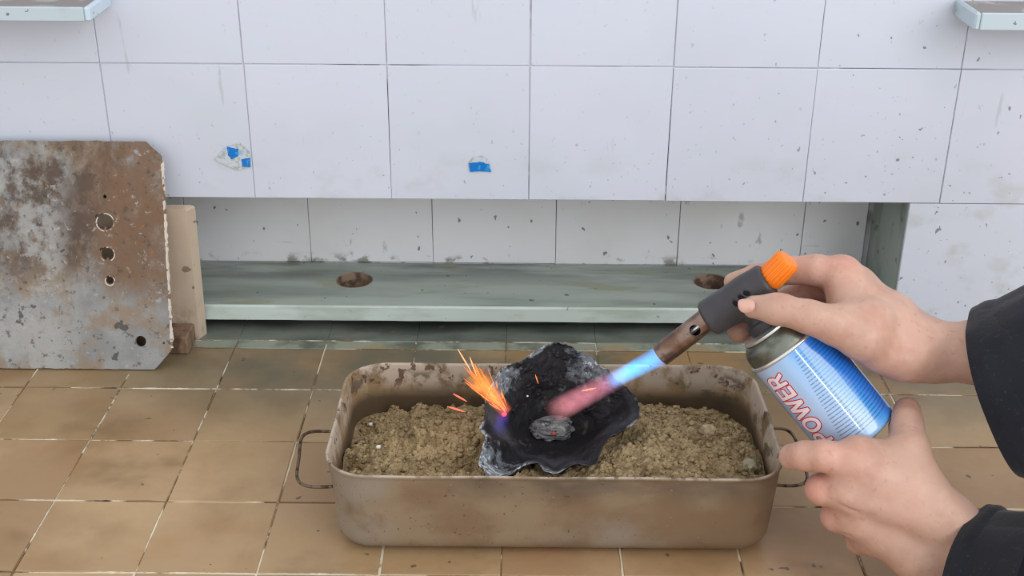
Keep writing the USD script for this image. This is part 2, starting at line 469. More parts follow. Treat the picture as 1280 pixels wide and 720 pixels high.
def joint_strip(p0, p1, seed):
    n = int(np.linalg.norm(np.subtract(p1, p0)) / 0.0022)
    t = np.linspace(0, 1, n)[:, None]
    c = np.array(p0) * (1 - t) + np.array(p1) * t
    d = (np.array(p1) - np.array(p0)); d = d / np.linalg.norm(d); s = np.array([-d[1], d[0], 0])
    nz = meshkit.fbm(c * 60 + seed * 3.1, 3, seed); big = meshkit.fbm(c * 14 + seed * 1.7, 3, seed + 5)
    fine = meshkit.noise(c * 420, seed + 9)
    w = 0.0005 + 0.0009 * np.clip((nz - 0.5) * 5, 0, 1) * np.clip((big - 0.42) * 6, 0, 1) * (0.5 + fine)
    z = -0.0010 + 0.0016 * np.clip((big - 0.42) * 7, 0, 1) * (0.6 + 0.4 * fine)
    up = np.array([0, 0, 1.0])
    A = c + s * w[:, None] + up * (z - 0.0012)[:, None]; B = c + s * (w * 0.5)[:, None] + up * z[:, None]
    C = c - s * (w * 0.5)[:, None] + up * z[:, None]; D = c - s * w[:, None] + up * (z - 0.0012)[:, None]
    return trimesh.Trimesh(np.stack([A, B, C, D], 1).reshape(-1, 3), np.array(grid_faces(n, 4))[:, ::-1], process=False)


js = [joint_strip((x, ys[0], 0), (x, 1.12 if k % 2 else 1.19, 0), 10 + k) for k, x in enumerate(xs)]
js += [joint_strip((xs[0], y, 0), (xs[-1], y, 0), 50 + k) for k, y in enumerate(ys + [1.2156])]
obj('grout', cat_(*js), M_grout, floor, kind='stuff', label='pale crumbly grout in the floor joints')

# ledge with two holes in the recess
LB, LT, LY = 0.0145, 0.033, 1.2385
hole1, hole2 = at(443, 350, z=LT), at(889, 352, z=LT)
sh = Polygon([(-0.468, LY), (PX - 0.001, LY), (PX - 0.001, RY - 0.001), (-0.468, RY - 0.001)])
for hcn in (hole1, hole2):
    sh = sh.difference(Point(hcn[0], hcn[1]).buffer(0.0205, 24))
top = trimesh.creation.extrude_polygon(sh, LT - LB); top.apply_translation([0, 0, LB])
ledge = thing('stone_ledge', 'long grey-green stone ledge with two round holes in the recess', 'ledge', (0, LY, LB))
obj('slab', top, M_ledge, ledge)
nseg = 60
fx = np.linspace(-0.468, PX - 0.001, nseg)
jz = 0.0006 * (meshkit.fbm(np.stack([fx * 40, fx * 0, fx * 0], 1), 3, 4) - 0.5)
V = []
for i in range(nseg):
    V += [(fx[i], LY - 0.001, LB + 0.0003), (fx[i], LY - 0.0035, LB + 0.0012 - jz[i]), (fx[i], LY - 0.0035 + jz[i], LT - 0.0012 + jz[i]), (fx[i], LY - 0.0012, LT + 0.0002)]
    V += [(fx[i], LY - 0.00005, LT + 0.0002), (fx[i], LY - 0.00005, LB + 0.0003)]
fr = trimesh.Trimesh(V, np.array(grid_faces(nseg, 6, wrap=True))[:, ::-1], process=False)
obj('edge_band', fr, M_ledgefront, ledge, label='front edge of the ledge, frontal light put into its pale colour')
for hcn in (hole1, hole2):
    obj('hole_lining', lathe([(0.0203, LB), (0.0203, LT - 0.0004), (0.0212, LT + 0.0003), (0.0215, LT + 0.0003), (0.0215, LB), (0.0203, LB)], np.array([hcn[0], hcn[1], 0.0]), (0, 0, 1), (1, 0, 0), 40, caps=False), M_holelin, ledge, smooth=40, label='raw brown stone inside the hole')
    obj('hole_plug', trimesh.creation.cylinder(radius=0.0203, height=0.001, sections=32, transform=trimesh.transformations.translation_matrix([hcn[0], hcn[1], LB + 0.0006])), M_holelin, ledge)
for a, b in ((-0.46, -0.44), (PX - 0.03, PX - 0.012)):
    obj('support', box(a, b, 1.27, 1.34, 0.0, LB), M_ledge, ledge)

# two wall shelves at the top of the frame
def shelf(x0, x1, yf, z0, z1, label, open_end):
    t = thing('wall_shelf', label, 'shelf', ((x0 + x1) / 2, WY, z0))
    obj('board', box(x0, x1, yf + 0.002, WY - 0.0008, z0 + 0.001, z1 - 0.0015, 0.0012), M_shelftop, t)
    obj('front_edge', box(x0, x1, yf - 0.001, yf + 0.002, z0, z1, 0.0009), M_shelf, t)
    xe = x1 if open_end > 0 else x0
    m = box(min(xe, xe + open_end * 0.006), max(xe, xe + open_end * 0.006), yf - 0.001, WY - 0.0008, z0 - 0.0003, z1 + 0.0003, 0.002)
    obj('end_block', m, M_shelfend if open_end > 0 else M_shelf, t)
    return t


l0, l1 = at(106, 27, Y=1.167), at(104, 9, Y=1.167)
shelf(-0.95, l0[0], 1.167, l0[2], l1[2], 'pale green-grey painted wall shelf above the rusty plate', 1)
r0, r1 = at(1224, 38, Y=1.175), at(1222, 16, Y=1.175)
shelf(r0[0], 0.95, 1.175, r0[2], r1[2], 'pale blue-grey painted wall shelf high above the hands', -1)

# ------------------------------------------------------------------ rusty plate, board, offcut
M_plate = layered('rusty_plate', srgb(150, 151, 150), [
    dict(c=srgb(128, 130, 130), s=30, lo=0.4, hi=0.65, d=5, amt=0.7),
    dict(c=srgb(142, 124, 104), s=(17, 17, 14), lo=0.45, hi=0.56, d=9, r=0.72, off=(3.2, 1, 2.2), amt=0.85),
    dict(c=srgb(112, 90, 72), s=(12, 12, 9), lo=0.45, hi=0.58, d=9, r=0.75, amt=0.9, off=(0.4, 1, 5.6), axis=[('z', [(0.05, 0.05), (0.12, 1.0)])]),
    dict(c=srgb(84, 68, 58), s=(9, 9, 4), lo=0.52, hi=0.60, d=8, r=0.7, amt=0.9, off=(2.5, 8, 1.5), axis=[('z', [(0.07, 0.0), (0.13, 1.0)])]),
    dict(c=srgb(118, 90, 68), s=(14, 14, 11), lo=0.36, hi=0.52, d=8, r=0.72, amt=0.9, off=(6.4, 3, 2.6), axis=[('x', [(0.055, 0.0), (0.10, 1.0)]), ('z', [(0.06, 0.0), (0.10, 1.0)])]),
    dict(c=srgb(164, 164, 162), s=(15, 15, 13), lo=0.44, hi=0.56, d=8, r=0.72, amt=0.85, off=(1.4, 5, 8.6), axis=[('x', [(0.02, 1.0), (0.06, 0.0)])]),
    dict(c=srgb(150, 112, 74), s=60, lo=0.60, hi=0.70, d=7, r=0.7, amt=0.55, off=(2, 8, 3)),
    dict(c=srgb(174, 176, 176), s=90, lo=0.60, hi=0.66, d=6, r=0.7, amt=0.6, off=(5, 2, 9)),
    dict(c=srgb(76, 68, 62), s=120, lo=0.58, hi=0.64, d=6, r=0.7, amt=0.7, off=(7, 2, 4)),
    dict(c=srgb(66, 62, 60), s=(38, 38, 40), lo=0.65, hi=0.67, d=6, amt=0.8, off=(1, 9, 6)),
], rough=0.6, spec=0.4, bump=[(60, 0.35, 0.003), (220, 0.3, 0.001)], coords='object')
M_flake = layered('plate_edge', srgb(212, 202, 190), [dict(c=srgb(130, 100, 75), s=90, lo=0.52, hi=0.58, d=4)], rough=0.8)
pb = 1.1445                                            # Y of the foot of the plate
tilt = math.atan2(WY - 0.006 - pb, 0.243)
PO = np.array([-0.386, pb, 0.0])
pe_x, pe_n = np.array([1.0, 0, 0]), np.array([0, -math.cos(tilt), math.sin(tilt)])
pe_z = np.array([0, math.sin(tilt), math.cos(tilt)])


def plate_uv(px, py):
    d = FWD + RIGHT * (px - 640) / FPX + UP * (360 - py) / FPX
    t = ((PO - CAM) @ pe_n) / (d @ pe_n); p = CAM + d * t - PO
    return p @ pe_x, p @ pe_z


u_r, v_t = plate_uv(200, 195)[0], plate_uv(140, 178)[1]
out = [plate_uv(193, 463), plate_uv(214, 440), plate_uv(201, 197), plate_uv(182, 179)]
uL = -0.27
ch = 0.014
poly = [(uL + ch, 0.0)] + [(out[0][0], 0.0), out[1], out[2], (out[3][0], v_t)] + [(uL + ch, v_t), (uL, v_t - ch), (uL, ch)]
pts = []
for i in range(len(poly)):
    a, b = np.array(poly[i]), np.array(poly[(i + 1) % len(poly)])
    n = max(2, int(np.linalg.norm(b - a) / 0.003))
    for k in range(n):
        pts.append(a + (b - a) * k / n)
pts = np.array(pts)
jit = (meshkit.fbm(np.c_[pts * 130, pts[:, :1] * 0], 3, 2) - 0.5) * 0.0022
nrm = pts - pts.mean(0); nrm /= np.linalg.norm(nrm, axis=1, keepdims=True)
pts = pts + nrm * jit[:, None]; pts[:, 1] = np.maximum(pts[:, 1], 0)
pl = Polygon(pts).buffer(0)
holes = [(131.5, 278, 0.0088, True), (134.5, 318, 0.0070, True), (137.5, 351, 0.0045, False), (176, 428, 0.0058, False), (131, 247, 0.0020, False), (205, 430, 0.0012, False)]
hole_uv = []
for hx, hy, hr, lug in holes:
    u, v = plate_uv(hx, hy); hole_uv.append((u, v, hr, lug))
    hp = Point(u, v).buffer(hr, 16)
    if lug:
        hp = hp.difference(Polygon([(u - 0.0012, v - hr * 1.2), (u + 0.0014, v - hr * 1.2), (u + 0.0011, v - hr * 0.62), (u - 0.0008, v - hr * 0.6)]))
        hp = hp.union(Point(u - hr * 0.86, v + hr * 0.55).buffer(hr * 0.30, 8))
    pl = pl.difference(hp)


def plate_place(m, off=0.0):
    v = np.array(m.vertices)
    m = m.copy(); m.vertices = PO + v[:, :1] * pe_x + v[:, 1:2] * pe_z + (v[:, 2:3] + off) * pe_n
    return m


PT = 0.0038
plate = thing('steel_plate', 'rusty grey steel plate with cut corners and drilled holes leaning on the wall', 'metal plate', PO + np.array([-0.13, 0, 0]))
pm = plate_place(trimesh.creation.extrude_polygon(max(getattr(pl, 'geoms', [pl]), key=lambda g: g.area), PT), -PT)
pm.vertices[:, 2] += max(0, -pm.vertices[:, 2].min())
obj('sheet', pm, M_plate, plate)
# bright flaking paint along the right edge
n = 90; s = np.linspace(0.02, 0.985, n)
eu = np.array([np.array(out[1]) + (np.array(out[2]) - np.array(out[1])) * t for t in s])
fl = meshkit.fbm(np.c_[s * 60, s * 0, s * 0], 3, 8)
w = 0.0004 + 0.0022 * np.clip((fl - 0.35) * 2.2, 0, 1)
V = []
for i in range(n):
    for du, dn in ((0.0008, -PT * 0.9), (0.0016 + 0.6 * w[i], -PT * 0.4), (0.0010, 0.0005), (-w[i], 0.0003), (-w[i] * 0.6, -0.0002)):
        V.append(PO + (eu[i][0] + du) * pe_x + eu[i][1] * pe_z + dn * pe_n)
em = trimesh.Trimesh(V, np.array(grid_faces(n, 5)), process=False)
obj('flaking_edge', em, M_flake, plate, label='chipped pale paint edge')
for (u, v, hr, lug) in hole_uv[:3]:
    t = np.linspace(0.3, 2 * np.pi - 0.5, 40)
    ring = np.stack([u + (hr + 0.0004) * np.cos(t + 2.2), v + (hr + 0.0004) * np.sin(t + 2.2)], 1)
    obj('hole_burr', tube(PO + ring[:, :1] * pe_x + ring[:, 1:] * pe_z + 0.0002 * pe_n, 0.0007, 8), M_flake, plate)

M_board = layered('beige_board', srgb(200, 182, 162), [
    dict(c=srgb(180, 158, 136), s=(20, 20, 8), lo=0.45, hi=0.7, d=5, amt=0.8),
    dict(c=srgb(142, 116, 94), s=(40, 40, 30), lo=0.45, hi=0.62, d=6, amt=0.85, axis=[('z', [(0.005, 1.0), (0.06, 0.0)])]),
    flecks(srgb(120, 104, 90), 70, 0.68, 0.8),
], rough=0.7, bump=[(50, 0.2, 0.002)], coords='object')
M_block = layered('brown_block', srgb(140, 114, 94), [dict(c=srgb(96, 74, 58), s=(60, 60, 25), lo=0.42, hi=0.62, d=6), dict(c=srgb(160, 138, 118), s=30, lo=0.6, hi=0.7, d=4)], rough=0.8, bump=[(60, 0.3, 0.002)])
by = 1.2165
bR = [at(255, 420, Y=by), at(240, 262, Y=by)]
x_b, x_t, z_t = bR[0][0], bR[1][0], bR[1][2]
board = thing('board', 'beige board standing upright behind the rusty plate against the ledge', 'board', ((x_b - 0.04), by, 0))
prof = [(-0.50, 0.0), (x_b - 0.0005, 0.0), (x_b, 0.001), (x_t, z_t - 0.002), (x_t - 0.002, z_t - 0.0005), (x_t - 0.006, z_t + 0.0005), (-0.50, z_t)]
bm = trimesh.creation.extrude_polygon(Polygon(prof), 0.0125)
bm.vertices = np.c_[bm.vertices[:, 0], by + 0.0125 - bm.vertices[:, 2] + 0.0, bm.vertices[:, 1]]
bm.invert() if bm.volume < 0 else None
bm.vertices[:, 1] = np.where(bm.vertices[:, 1] < by + 0.006, bm.vertices[:, 1], bm.vertices[:, 1])
sidex = bm.vertices[:, 0] > -0.40
front = bm.vertices[:, 1] < by + 0.006
bm.vertices[sidex & front, 0] -= 0.0055             # bevelled right edge
obj('panel', bm, M_board, board)
k0, k1 = at(237, 441, z=0.0), at(236, 420, Y=1.19)
blk = obj('wood_offcut', box(-0.43, k0[0], 1.181, 1.2155, 0.0, 0.021, 0.0015), M_block, base=(-0.40, 1.198, 0.0), label='small brown wooden offcut on the floor at the foot of the beige board', cat='wood block')

# two torn blue sticker remains on the wall
M_blue = layered('sticker_blue', srgb(20, 120, 205), [dict(c=srgb(60, 160, 225), s=120, lo=0.55, hi=0.62, d=3)], rough=0.3)
M_resid = layered('sticker_residue', srgb(200, 208, 216), [dict(c=srgb(186, 184, 150), s=150, lo=0.54, hi=0.62, d=5), dict(c=srgb(160, 192, 220), s=90, lo=0.55, hi=0.62, off=(4, 4, 4)), dict(c=srgb(170, 176, 180), s=210, lo=0.56, hi=0.62, off=(1, 4, 4))], rough=0.5)


def flat_patch(pix, thick, lift, seed):
    p = []
    P = [at(x, y, Y=WY - 0.0008) for x, y in pix]
    for i in range(len(P)):
        a, b = P[i], P[(i + 1) % len(P)]
        for k in range(5):
            p.append(a + (b - a) * k / 5)
    p = np.array(p); p = p + (meshkit.noise(p * 700, seed)[:, None] - 0.5) * np.array([0.0014, 0, 0.0014])
    q = Polygon(p[:, [0, 2]]).buffer(0)
    q = max(getattr(q, 'geoms', [q]), key=lambda g: g.area)
    m = trimesh.creation.extrude_polygon(q, thick)
    v = np.array(m.vertices)
    m.vertices = np.c_[v[:, 0], WY - 0.0006 - lift - v[:, 2], v[:, 1]]; m.invert() if m.volume < 0 else None
    return m


sA = thing('sticker_scrap', 'torn blue sticker remains in two blue bits on the wall beside the rusty plate', 'sticker remains', at(298, 208, Y=WY - 0.001))
obj('residue', flat_patch([(282, 184), (299, 178), (312, 190), (313, 208), (298, 213), (285, 208), (268, 199)], 0.0003, 0.0, 1), M_resid, sA)
obj('blue_scrap', flat_patch([(284, 183), (298, 186), (298, 195), (290, 199), (285, 194)], 0.0004, 0.0003, 2), M_blue, sA)
obj('blue_scrap', flat_patch([(302, 199), (313, 197), (313, 209), (303, 208)], 0.0004, 0.0003, 3), M_blue, sA)
sB = thing('sticker_scrap', 'torn blue sticker remain alone on the middle wall tile above the tray', 'sticker remains', at(599, 215, Y=WY - 0.001))
obj('residue', flat_patch([(586, 203), (592, 196), (604, 195), (612, 203), (612, 214), (590, 215)], 0.0003, 0.0, 4), M_resid, sB)
obj('blue_scrap', flat_patch([(586, 204), (600, 202), (611, 205), (614, 215), (598, 214), (588, 215)], 0.0004, 0.0003, 5), M_blue, sB)

# ------------------------------------------------------------------ roasting tray
TC = np.array([0.0325, 0.9203, 0.0]); TA, TB, TR, TH = 0.1885, 0.0937, 0.036, 0.084
M_tray = layered('tray_steel', srgb(142, 124, 101), [
    dict(c=srgb(122, 99, 76), s=(9, 9, 13), lo=0.42, hi=0.62, d=6, amt=0.9),
    dict(c=srgb(146, 138, 128), s=(9, 9, 9), lo=0.50, hi=0.70, d=5, amt=0.7, off=(1, 4, 2)),
    dict(c=srgb(104, 78, 56), s=22, lo=0.54, hi=0.72, d=7, amt=0.55, off=(5, 5, 1)),
    dict(c=srgb(70, 64, 62), s=(7, 7, 16), lo=0.36, hi=0.60, d=4, amt=0.8, axis=[('z', [(0.050, 0.0), (0.080, 1.0)]), ('x', [(-0.11, 0.0), (-0.03, 1.0)])]),
    flecks(srgb(82, 64, 50), (300, 300, 300), 0.685, 0.8, axis=[('x', [(0.00, 1.0), (0.10, 0.25)])]),
    flecks(srgb(170, 152, 130), 330, 0.725, 0.6, off=(3, 3, 9)),
    # inside of the pan: brown film, pale peeling band under the rim, dark scabs
    dict(c=srgb(150, 124, 92), s=12, lo=0.10, hi=0.35, d=4, attr=('wear', 'x')),
    dict(c=srgb(112, 94, 72), s=(14, 14, 30), lo=0.46, hi=0.62, d=7, amt=0.85, attr=('wear', 'x')),
    dict(c=srgb(70, 58, 46), s=(16, 16, 16), lo=0.22, hi=0.42, d=5, amt=0.85, attr=('wear', 'x'), axis=[('z', [(0.048, 1.0), (0.064, 0.0)])], off=(6, 2, 2)),  # low band: stains plus the deeper shadow by the low sand, painted
    dict(c=srgb(190, 174, 158), s=(40, 40, 30), lo=0.40, hi=0.56, d=7, r=0.65, amt=0.85, attr=('wear', 'y')),
    dict(c=srgb(88, 64, 48), s=(95, 95, 80), lo=0.60, hi=0.635, d=5, amt=0.9, attr=('wear', 'y'), off=(8, 1, 3)),
    dict(c=srgb(84, 74, 62), s=(26, 26, 36), lo=0.57, hi=0.62, d=7, r=0.65, amt=0.8, attr=('wear', 'z'), off=(2, 2, 7)),
], rough=0.46, spec=0.5, bump=[(30, 0.12, 0.004), (160, 0.12, 0.001)], coords='object', rough_noise=(14, 0.34, 0.6))


def ring_rr(d, z, n_c=10, n_s=(30, 14)):
    a, b, r = TA + d, TB + d, max(TR + d, 0.004)
    P = []
    for q in range(4):
        cx, cy = [(a - r, b - r), (-a + r, b - r), (-a + r, -b + r), (a - r, -b + r)][q]
        for k in range(n_c):
            t = q * np.pi / 2 + np.pi / 2 * k / (n_c - 1)
            P.append((cx + r * np.cos(t), cy + r * np.sin(t)))
        nx = [(-a + r, b), (-a, -b + r), (a - r, -b), (a, b - r)][q]
        p = np.array(P[-1]); ns = n_s[q % 2]
        for k in range(1, ns):
            P.append(tuple(p + (np.array(nx) - p) * k / ns))
    return np.c_[np.array(P), np.full(len(P), z)]


prof = []
for t in np.linspace(0, np.pi / 2, 8):                       # bottom edge outside
    prof.append((-0.0055 - 0.020 * (1 - math.sin(t)), 0.0005 + 0.020 * (1 - math.cos(t)), 0, 0, 0))
for z in np.linspace(0.026, 0.078, 9):
    prof.append((-0.0055 + 0.0045 * (z - 0.02) / 0.058, z, 0, 0, 0))
prof += [(-0.0004, 0.0805, 0, 0, 0), (0.0008, 0.0822, 0, 0.2, 0), (0.0008, 0.0836, 0, 0.7, 0), (-0.0002, 0.0842, 0.3, 1, 0), (-0.0014, 0.0838, 1, 1, 0), (-0.0022, 0.082, 1, 1, 0), (-0.0027, 0.078, 1, 1, 0.1)]
for z in np.linspace(0.074, 0.022, 10):
    prof.append((-0.0077 + 0.0045 * (z - 0.02) / 0.058, z, 1, np.clip((z - 0.055) / 0.012, 0, 1), np.clip((z - 0.045) / 0.008, 0, 1) * np.clip((0.083 - z) / 0.01, 0, 1)))
for t in np.linspace(np.pi / 2, 0, 6):
    prof.append((-0.0077 - 0.0185 * (1 - math.sin(t)), 0.003 + 0.0185 * (1 - math.cos(t)), 1, 0, 0))
rings = [ring_rr(d, z) for d, z, *_ in prof]
nr = len(rings[0])
V = np.vstack(rings); wear = np.vstack([np.tile(p[2:], (nr, 1)) for p in prof])
F = [tuple(reversed(f)) for f in grid_faces(len(rings), nr, wrap=True)]
F = [f[::-1] for f in F]
k = len(V); V = np.vstack([V, [0, 0, 0.0005], [0, 0, 0.003]]); wear = np.vstack([wear, [0, 0, 0], [1, 0, 0]])
for i in range(nr):
    j = (i + 1) % nr
    F += [(k, j, i), (k + 1, k - nr + i, k - nr + j)]
V[:, :2] *= 1 + 0.004 * (meshkit.noise(V * 22, 3)[:, None] - 0.5)
V[:, 2] += 0.0022 * (meshkit.fbm(V[:, [0, 1, 1]] * 18, 2, 5) - 0.5) * np.clip(V[:, 2] / 0.084, 0, 1)
tm = trimesh.Trimesh(V + TC, np.array(F), process=False)
if tm.volume < 0: tm.invert()
tray = thing('roasting_tray', 'rust-stained metal roasting tray full of sand on the tiled floor', 'tray', TC)
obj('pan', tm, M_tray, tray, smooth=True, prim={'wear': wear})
M_wire = layered('wire', srgb(120, 105, 90), [dict(c=srgb(70, 54, 42), s=120, lo=0.45, hi=0.6, d=3)], rough=0.45, metallic=0.6)
for side in (-1, 1):
    if side < 0:
        hp = [at(410, 541, z=0.055), at(388, 540, z=0.052), at(378, 546, z=0.049), at(374, 570, z=0.046), at(371, 594, z=0.046), at(379, 606, z=0.049), at(404, 608, z=0.055)]
    else:
        hp = [at(962, 538, z=0.055), at(982, 537, z=0.052), at(992, 545, z=0.049), at(1004, 578, z=0.046), at(1009, 598, z=0.046), at(1000, 606, z=0.049), at(974, 606, z=0.055)]
    hp[0][0] = TC[0] + side * (TA - 0.004); hp[-1][0] = TC[0] + side * (TA - 0.004)
    h = obj('handle', tube(smooth_path(hp, 48), 0.0014, 10), M_wire, tray, smooth=True, label='bent wire bail handle at the %s end of the tray' % ('left' if side < 0 else 'right'))

BC = at(690, 538, z=0.044)                            # bottom of the scorched sheet

def pebble(c, r, seed, flat=0.75):
    m = trimesh.creation.icosphere(3, 1.0); v = np.array(m.vertices)
    v *= (0.75 + 0.5 * meshkit.fbm(v * 1.6 + seed * 4.1, 3, seed))[:, None]
    m.vertices = v * np.array([r, r * 0.85, r * flat]) + c
    return m


# ------------------------------------------------------------------ scorched metal sheet pressed into a bowl
B = [(691, 427, 0.972), (701, 429, 0.972), (716, 436, 0.970), (738, 444, 0.966), (748, 455, 0.962), (760, 464, 0.956), (775, 480, 0.950), (790, 492, 0.942), (798, 508, 0.928), (797, 522, 0.913), (782, 536, 0.894), (762, 545, 0.880), (752, 558, 0.868), (743, 579, 0.853), (722, 580, 0.850), (706, 584, 0.845), (693, 589, 0.841), (672, 578, 0.848), (651, 581, 0.845), (638, 591, 0.838), (614, 593, 0.837), (601, 579, 0.848), (603, 562, 0.863), (607, 547, 0.878), (600, 536, 0.888), (606, 524, 0.900), (608, 500, 0.918), (614, 481, 0.932), (629, 459, 0.946), (640, 455, 0.950), (658, 447, 0.960), (676, 436, 0.967)]
Bp = np.array([at(*b[:2], Y=b[2]) for b in B])
from scipy.interpolate import CubicSpline
tb = np.linspace(0, 1, len(B) + 1)
nt, nrr = 300, 90
bt = np.stack([np.interp(np.linspace(0, 1, nt, endpoint=False), tb, np.r_[Bp[:, c], Bp[:1, c]]) for c in range(3)], 1)
sb = CubicSpline(tb, np.vstack([Bp, Bp[:1]]), bc_type='periodic')(np.linspace(0, 1, nt, endpoint=False))
bt = 0.85 * bt + 0.15 * sb
V = []; ash = []
rs = np.linspace(0, 1, nrr)
for r in rs:
    P = BC[None, :2] + (bt[:, :2] - BC[None, :2]) * r ** 0.92
    z = BC[2] + (bt[:, 2] - BC[2]) * (0.06 * r + 0.94 * max((r - 0.22) / 0.78, 0.0) ** 1.35)
    V.append(np.c_[P, z])
V = np.vstack(V)
rad = np.repeat(rs, nt)
cr = meshkit.fbm(V * np.array([48, 48, 48]), 4, 21) - 0.5
th = np.tile(np.arange(nt) * 2 * np.pi / nt, nrr)
fold = np.sin(th * 7 + 3 * meshkit.noise(V * 20, 8)) * 0.0022 * np.clip((rad - 0.3) / 0.7, 0, 1) * np.clip((1.02 - rad) * 5, 0.3, 1)
n0 = trimesh.Trimesh(V, np.array(grid_faces(nrr, nt, wrap=True)), process=False)
nv = meshkit.arrays(n0, True)[2]; nv = nv * np.sign(nv[:, 2:3] + 1e-9)
V = V + nv * (0.0065 * cr * np.clip(rad * 1.6, 0.1, 1) + fold)[:, None]
edgej = meshkit.fbm(V * 160, 3, 12) - 0.5
V = V + (rad[:, None] > 0.97) * edgej[:, None] * np.array([0.004, 0.003, 0.004])
# ash mask: left edge, the back flap's crust, a rim band
dl = np.hypot(V[:, 0] - at(612, 575, Y=0.85)[0], V[:, 1] - 0.850); da = np.linalg.norm(V - at(630, 475, Y=0.94), axis=1); dc = np.linalg.norm(V - at(735, 460, Y=0.962), axis=1)
soot_shade = np.clip(1.25 - np.hypot((V[:, 0] - BC[0] - 0.006) / 0.058, (V[:, 1] - BC[1] - 0.004) / 0.045), 0, 1)  # dark centre: soot, with the shade of the hollow painted in
ash = np.clip(np.maximum.reduce([1.15 - dl / 0.050, 1.05 - da / 0.030, 0.95 - dc / 0.045, (rad - 0.965) / 0.035 * 1.1 * np.clip(meshkit.noise(V * 55, 17) * 2.6 - 0.6, 0, 1)]), 0, 1)
nb = meshkit.arrays(trimesh.Trimesh(V, np.array(grid_faces(nrr, nt, wrap=True)), process=False), True)[2]; nb = nb * np.sign((nb[:, 2:3]) + 1e-9)
back = V - nb * 0.0012
VV = np.vstack([V, back]); k = len(V)
F0 = np.array(grid_faces(nrr, nt, wrap=True))
if (meshkit.arrays(trimesh.Trimesh(V, F0, process=False), True)[2] * nb).sum() < 0: F0 = F0[:, ::-1]
F1 = F0[:, ::-1] + k
e0 = (nrr - 1) * nt
Fe = []
for i in range(nt):
    j = (i + 1) % nt
    Fe += [(e0 + i, k + e0 + i, k + e0 + j), (e0 + i, k + e0 + j, e0 + j)]
M_char = layered('scorched_metal', srgb(60, 61, 66), [
    dict(c=srgb(80, 80, 84), s=40, lo=0.45, hi=0.65, d=5, amt=0.8),
    dict(c=srgb(36, 36, 40), s=22, lo=0.50, hi=0.66, d=5, amt=0.8, off=(3, 3, 3)),
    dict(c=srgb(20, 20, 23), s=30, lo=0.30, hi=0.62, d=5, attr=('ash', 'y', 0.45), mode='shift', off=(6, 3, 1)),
    dict(c=srgb(88, 80, 70), s=60, lo=0.62, hi=0.70, d=5, amt=0.5, off=(5, 1, 3)),
    dict(c=srgb(116, 124, 130), s=70, lo=0.62, hi=0.80, d=8, r=0.72, attr=('ash', 'x', 0.32), mode='shift'),
    dict(c=srgb(190, 198, 202), s=190, lo=0.82, hi=0.94, d=6, r=0.7, attr=('ash', 'x', 0.36), mode='shift', off=(8, 1, 1)),
    dict(c=srgb(46, 48, 52), s=260, lo=0.54, hi=0.62, d=5, r=0.7, amt=0.8, attr=('ash', 'x'), off=(2, 6, 1)),
], rough=0.62, spec=0.4, bump=[(90, 0.5, 0.003), (320, 0.5, 0.001)], coords='object')
bowl = thing('scorched_sheet', 'crumpled scorched black metal sheet pressed into a bowl in the sand', 'metal sheet', BC)
obj('sheet', trimesh.Trimesh(VV, np.vstack([F0, F1, Fe]), process=False), M_char, bowl, smooth=True, prim={'ash': np.vstack([np.c_[ash, soot_shade, ash]] * 2)})

M_lump = layered('grey_lump', srgb(118, 118, 120), [dict(c=srgb(70, 72, 76), s=80, lo=0.45, hi=0.62, d=5), dict(c=srgb(146, 156, 150), s=150, lo=0.60, hi=0.66, d=4), dict(c=srgb(40, 40, 44), s=120, lo=0.60, hi=0.66, d=4, off=(3, 1, 2))], rough=0.8, bump=[(150, 0.5, 0.002)])
def project(P):
    d = np.asarray(P) - CAM; Z = d @ FWD
    return np.stack([640 + FPX * (d @ RIGHT) / Z, 360 - FPX * (d @ UP) / Z], -1), Z


def on_sheet(px, py):
    uvp, Z = project(VV[:k]); near = np.hypot(*(uvp - [px, py]).T)
    c = np.argsort(near)[:40]
    return VV[:k][c[np.argmin(Z[c])]]


lc = on_sheet(686, 541) + np.array([0, 0.002, 0.0035])
lm = trimesh.creation.icosphere(5, 1.0); v = np.array(lm.vertices)
v *= (0.66 + 0.7 * meshkit.fbm(v * 1.7 + 9, 4, 4))[:, None] * (1 + 0.25 * (meshkit.fbm(v * 6, 3, 14) - 0.5))[:, None]
v[:, 2] = np.where(v[:, 2] > 0.6, 0.6 + (v[:, 2] - 0.6) * 0.5, v[:, 2])
lm.vertices = v * np.array([0.0215, 0.0165, 0.0125]) + lc
obj('slag_lump', lm, M_lump, base=lc - np.array([0, 0, 0.01]), smooth=True, label='grey ashy lump heated at the bottom of the scorched sheet', cat='lump')
M_glow = usdkit.material(stage, '/World/Looks/ember', {'p': ('principled_bsdf', {'base_color': (0.1, 0.02, 0.01), 'emission_color': (1.0, 0.045, 0.025), 'emission_strength': 1.6})}, surface='p.BSDF')
M_glow2 = usdkit.material(stage, '/World/Looks/ember_dull', {'p': ('principled_bsdf', {'base_color': (0.12, 0.05, 0.04), 'emission_color': (1.0, 0.12, 0.08), 'emission_strength': 0.22})}, surface='p.BSDF')
e1 = on_sheet(634, 518) + np.array([0, -0.001, 0.001])
wd = on_sheet(664, 494)
obj('white_chip', pebble(wd, 0.0012, 3), usdkit.material(stage, '/World/Looks/bright_chip', {'p': ('principled_bsdf', {'base_color': (0.9, 0.9, 0.88)})}, surface='p.BSDF'), base=wd, smooth=True, label='tiny white grain stuck on the scorched sheet under the back flap', cat='chip')
obj('ember', pebble(e1, 0.0025, 8), M_glow, base=e1, smooth=True, label='red-hot glowing bead at the foot of the sparks', cat='ember')
lv = np.array(lm.vertices); uvl, Zl = project(lv); ci = np.argsort(np.hypot(*(uvl - [691, 543]).T))[:30]; e2 = lv[ci[np.argmin(Zl[ci])]]
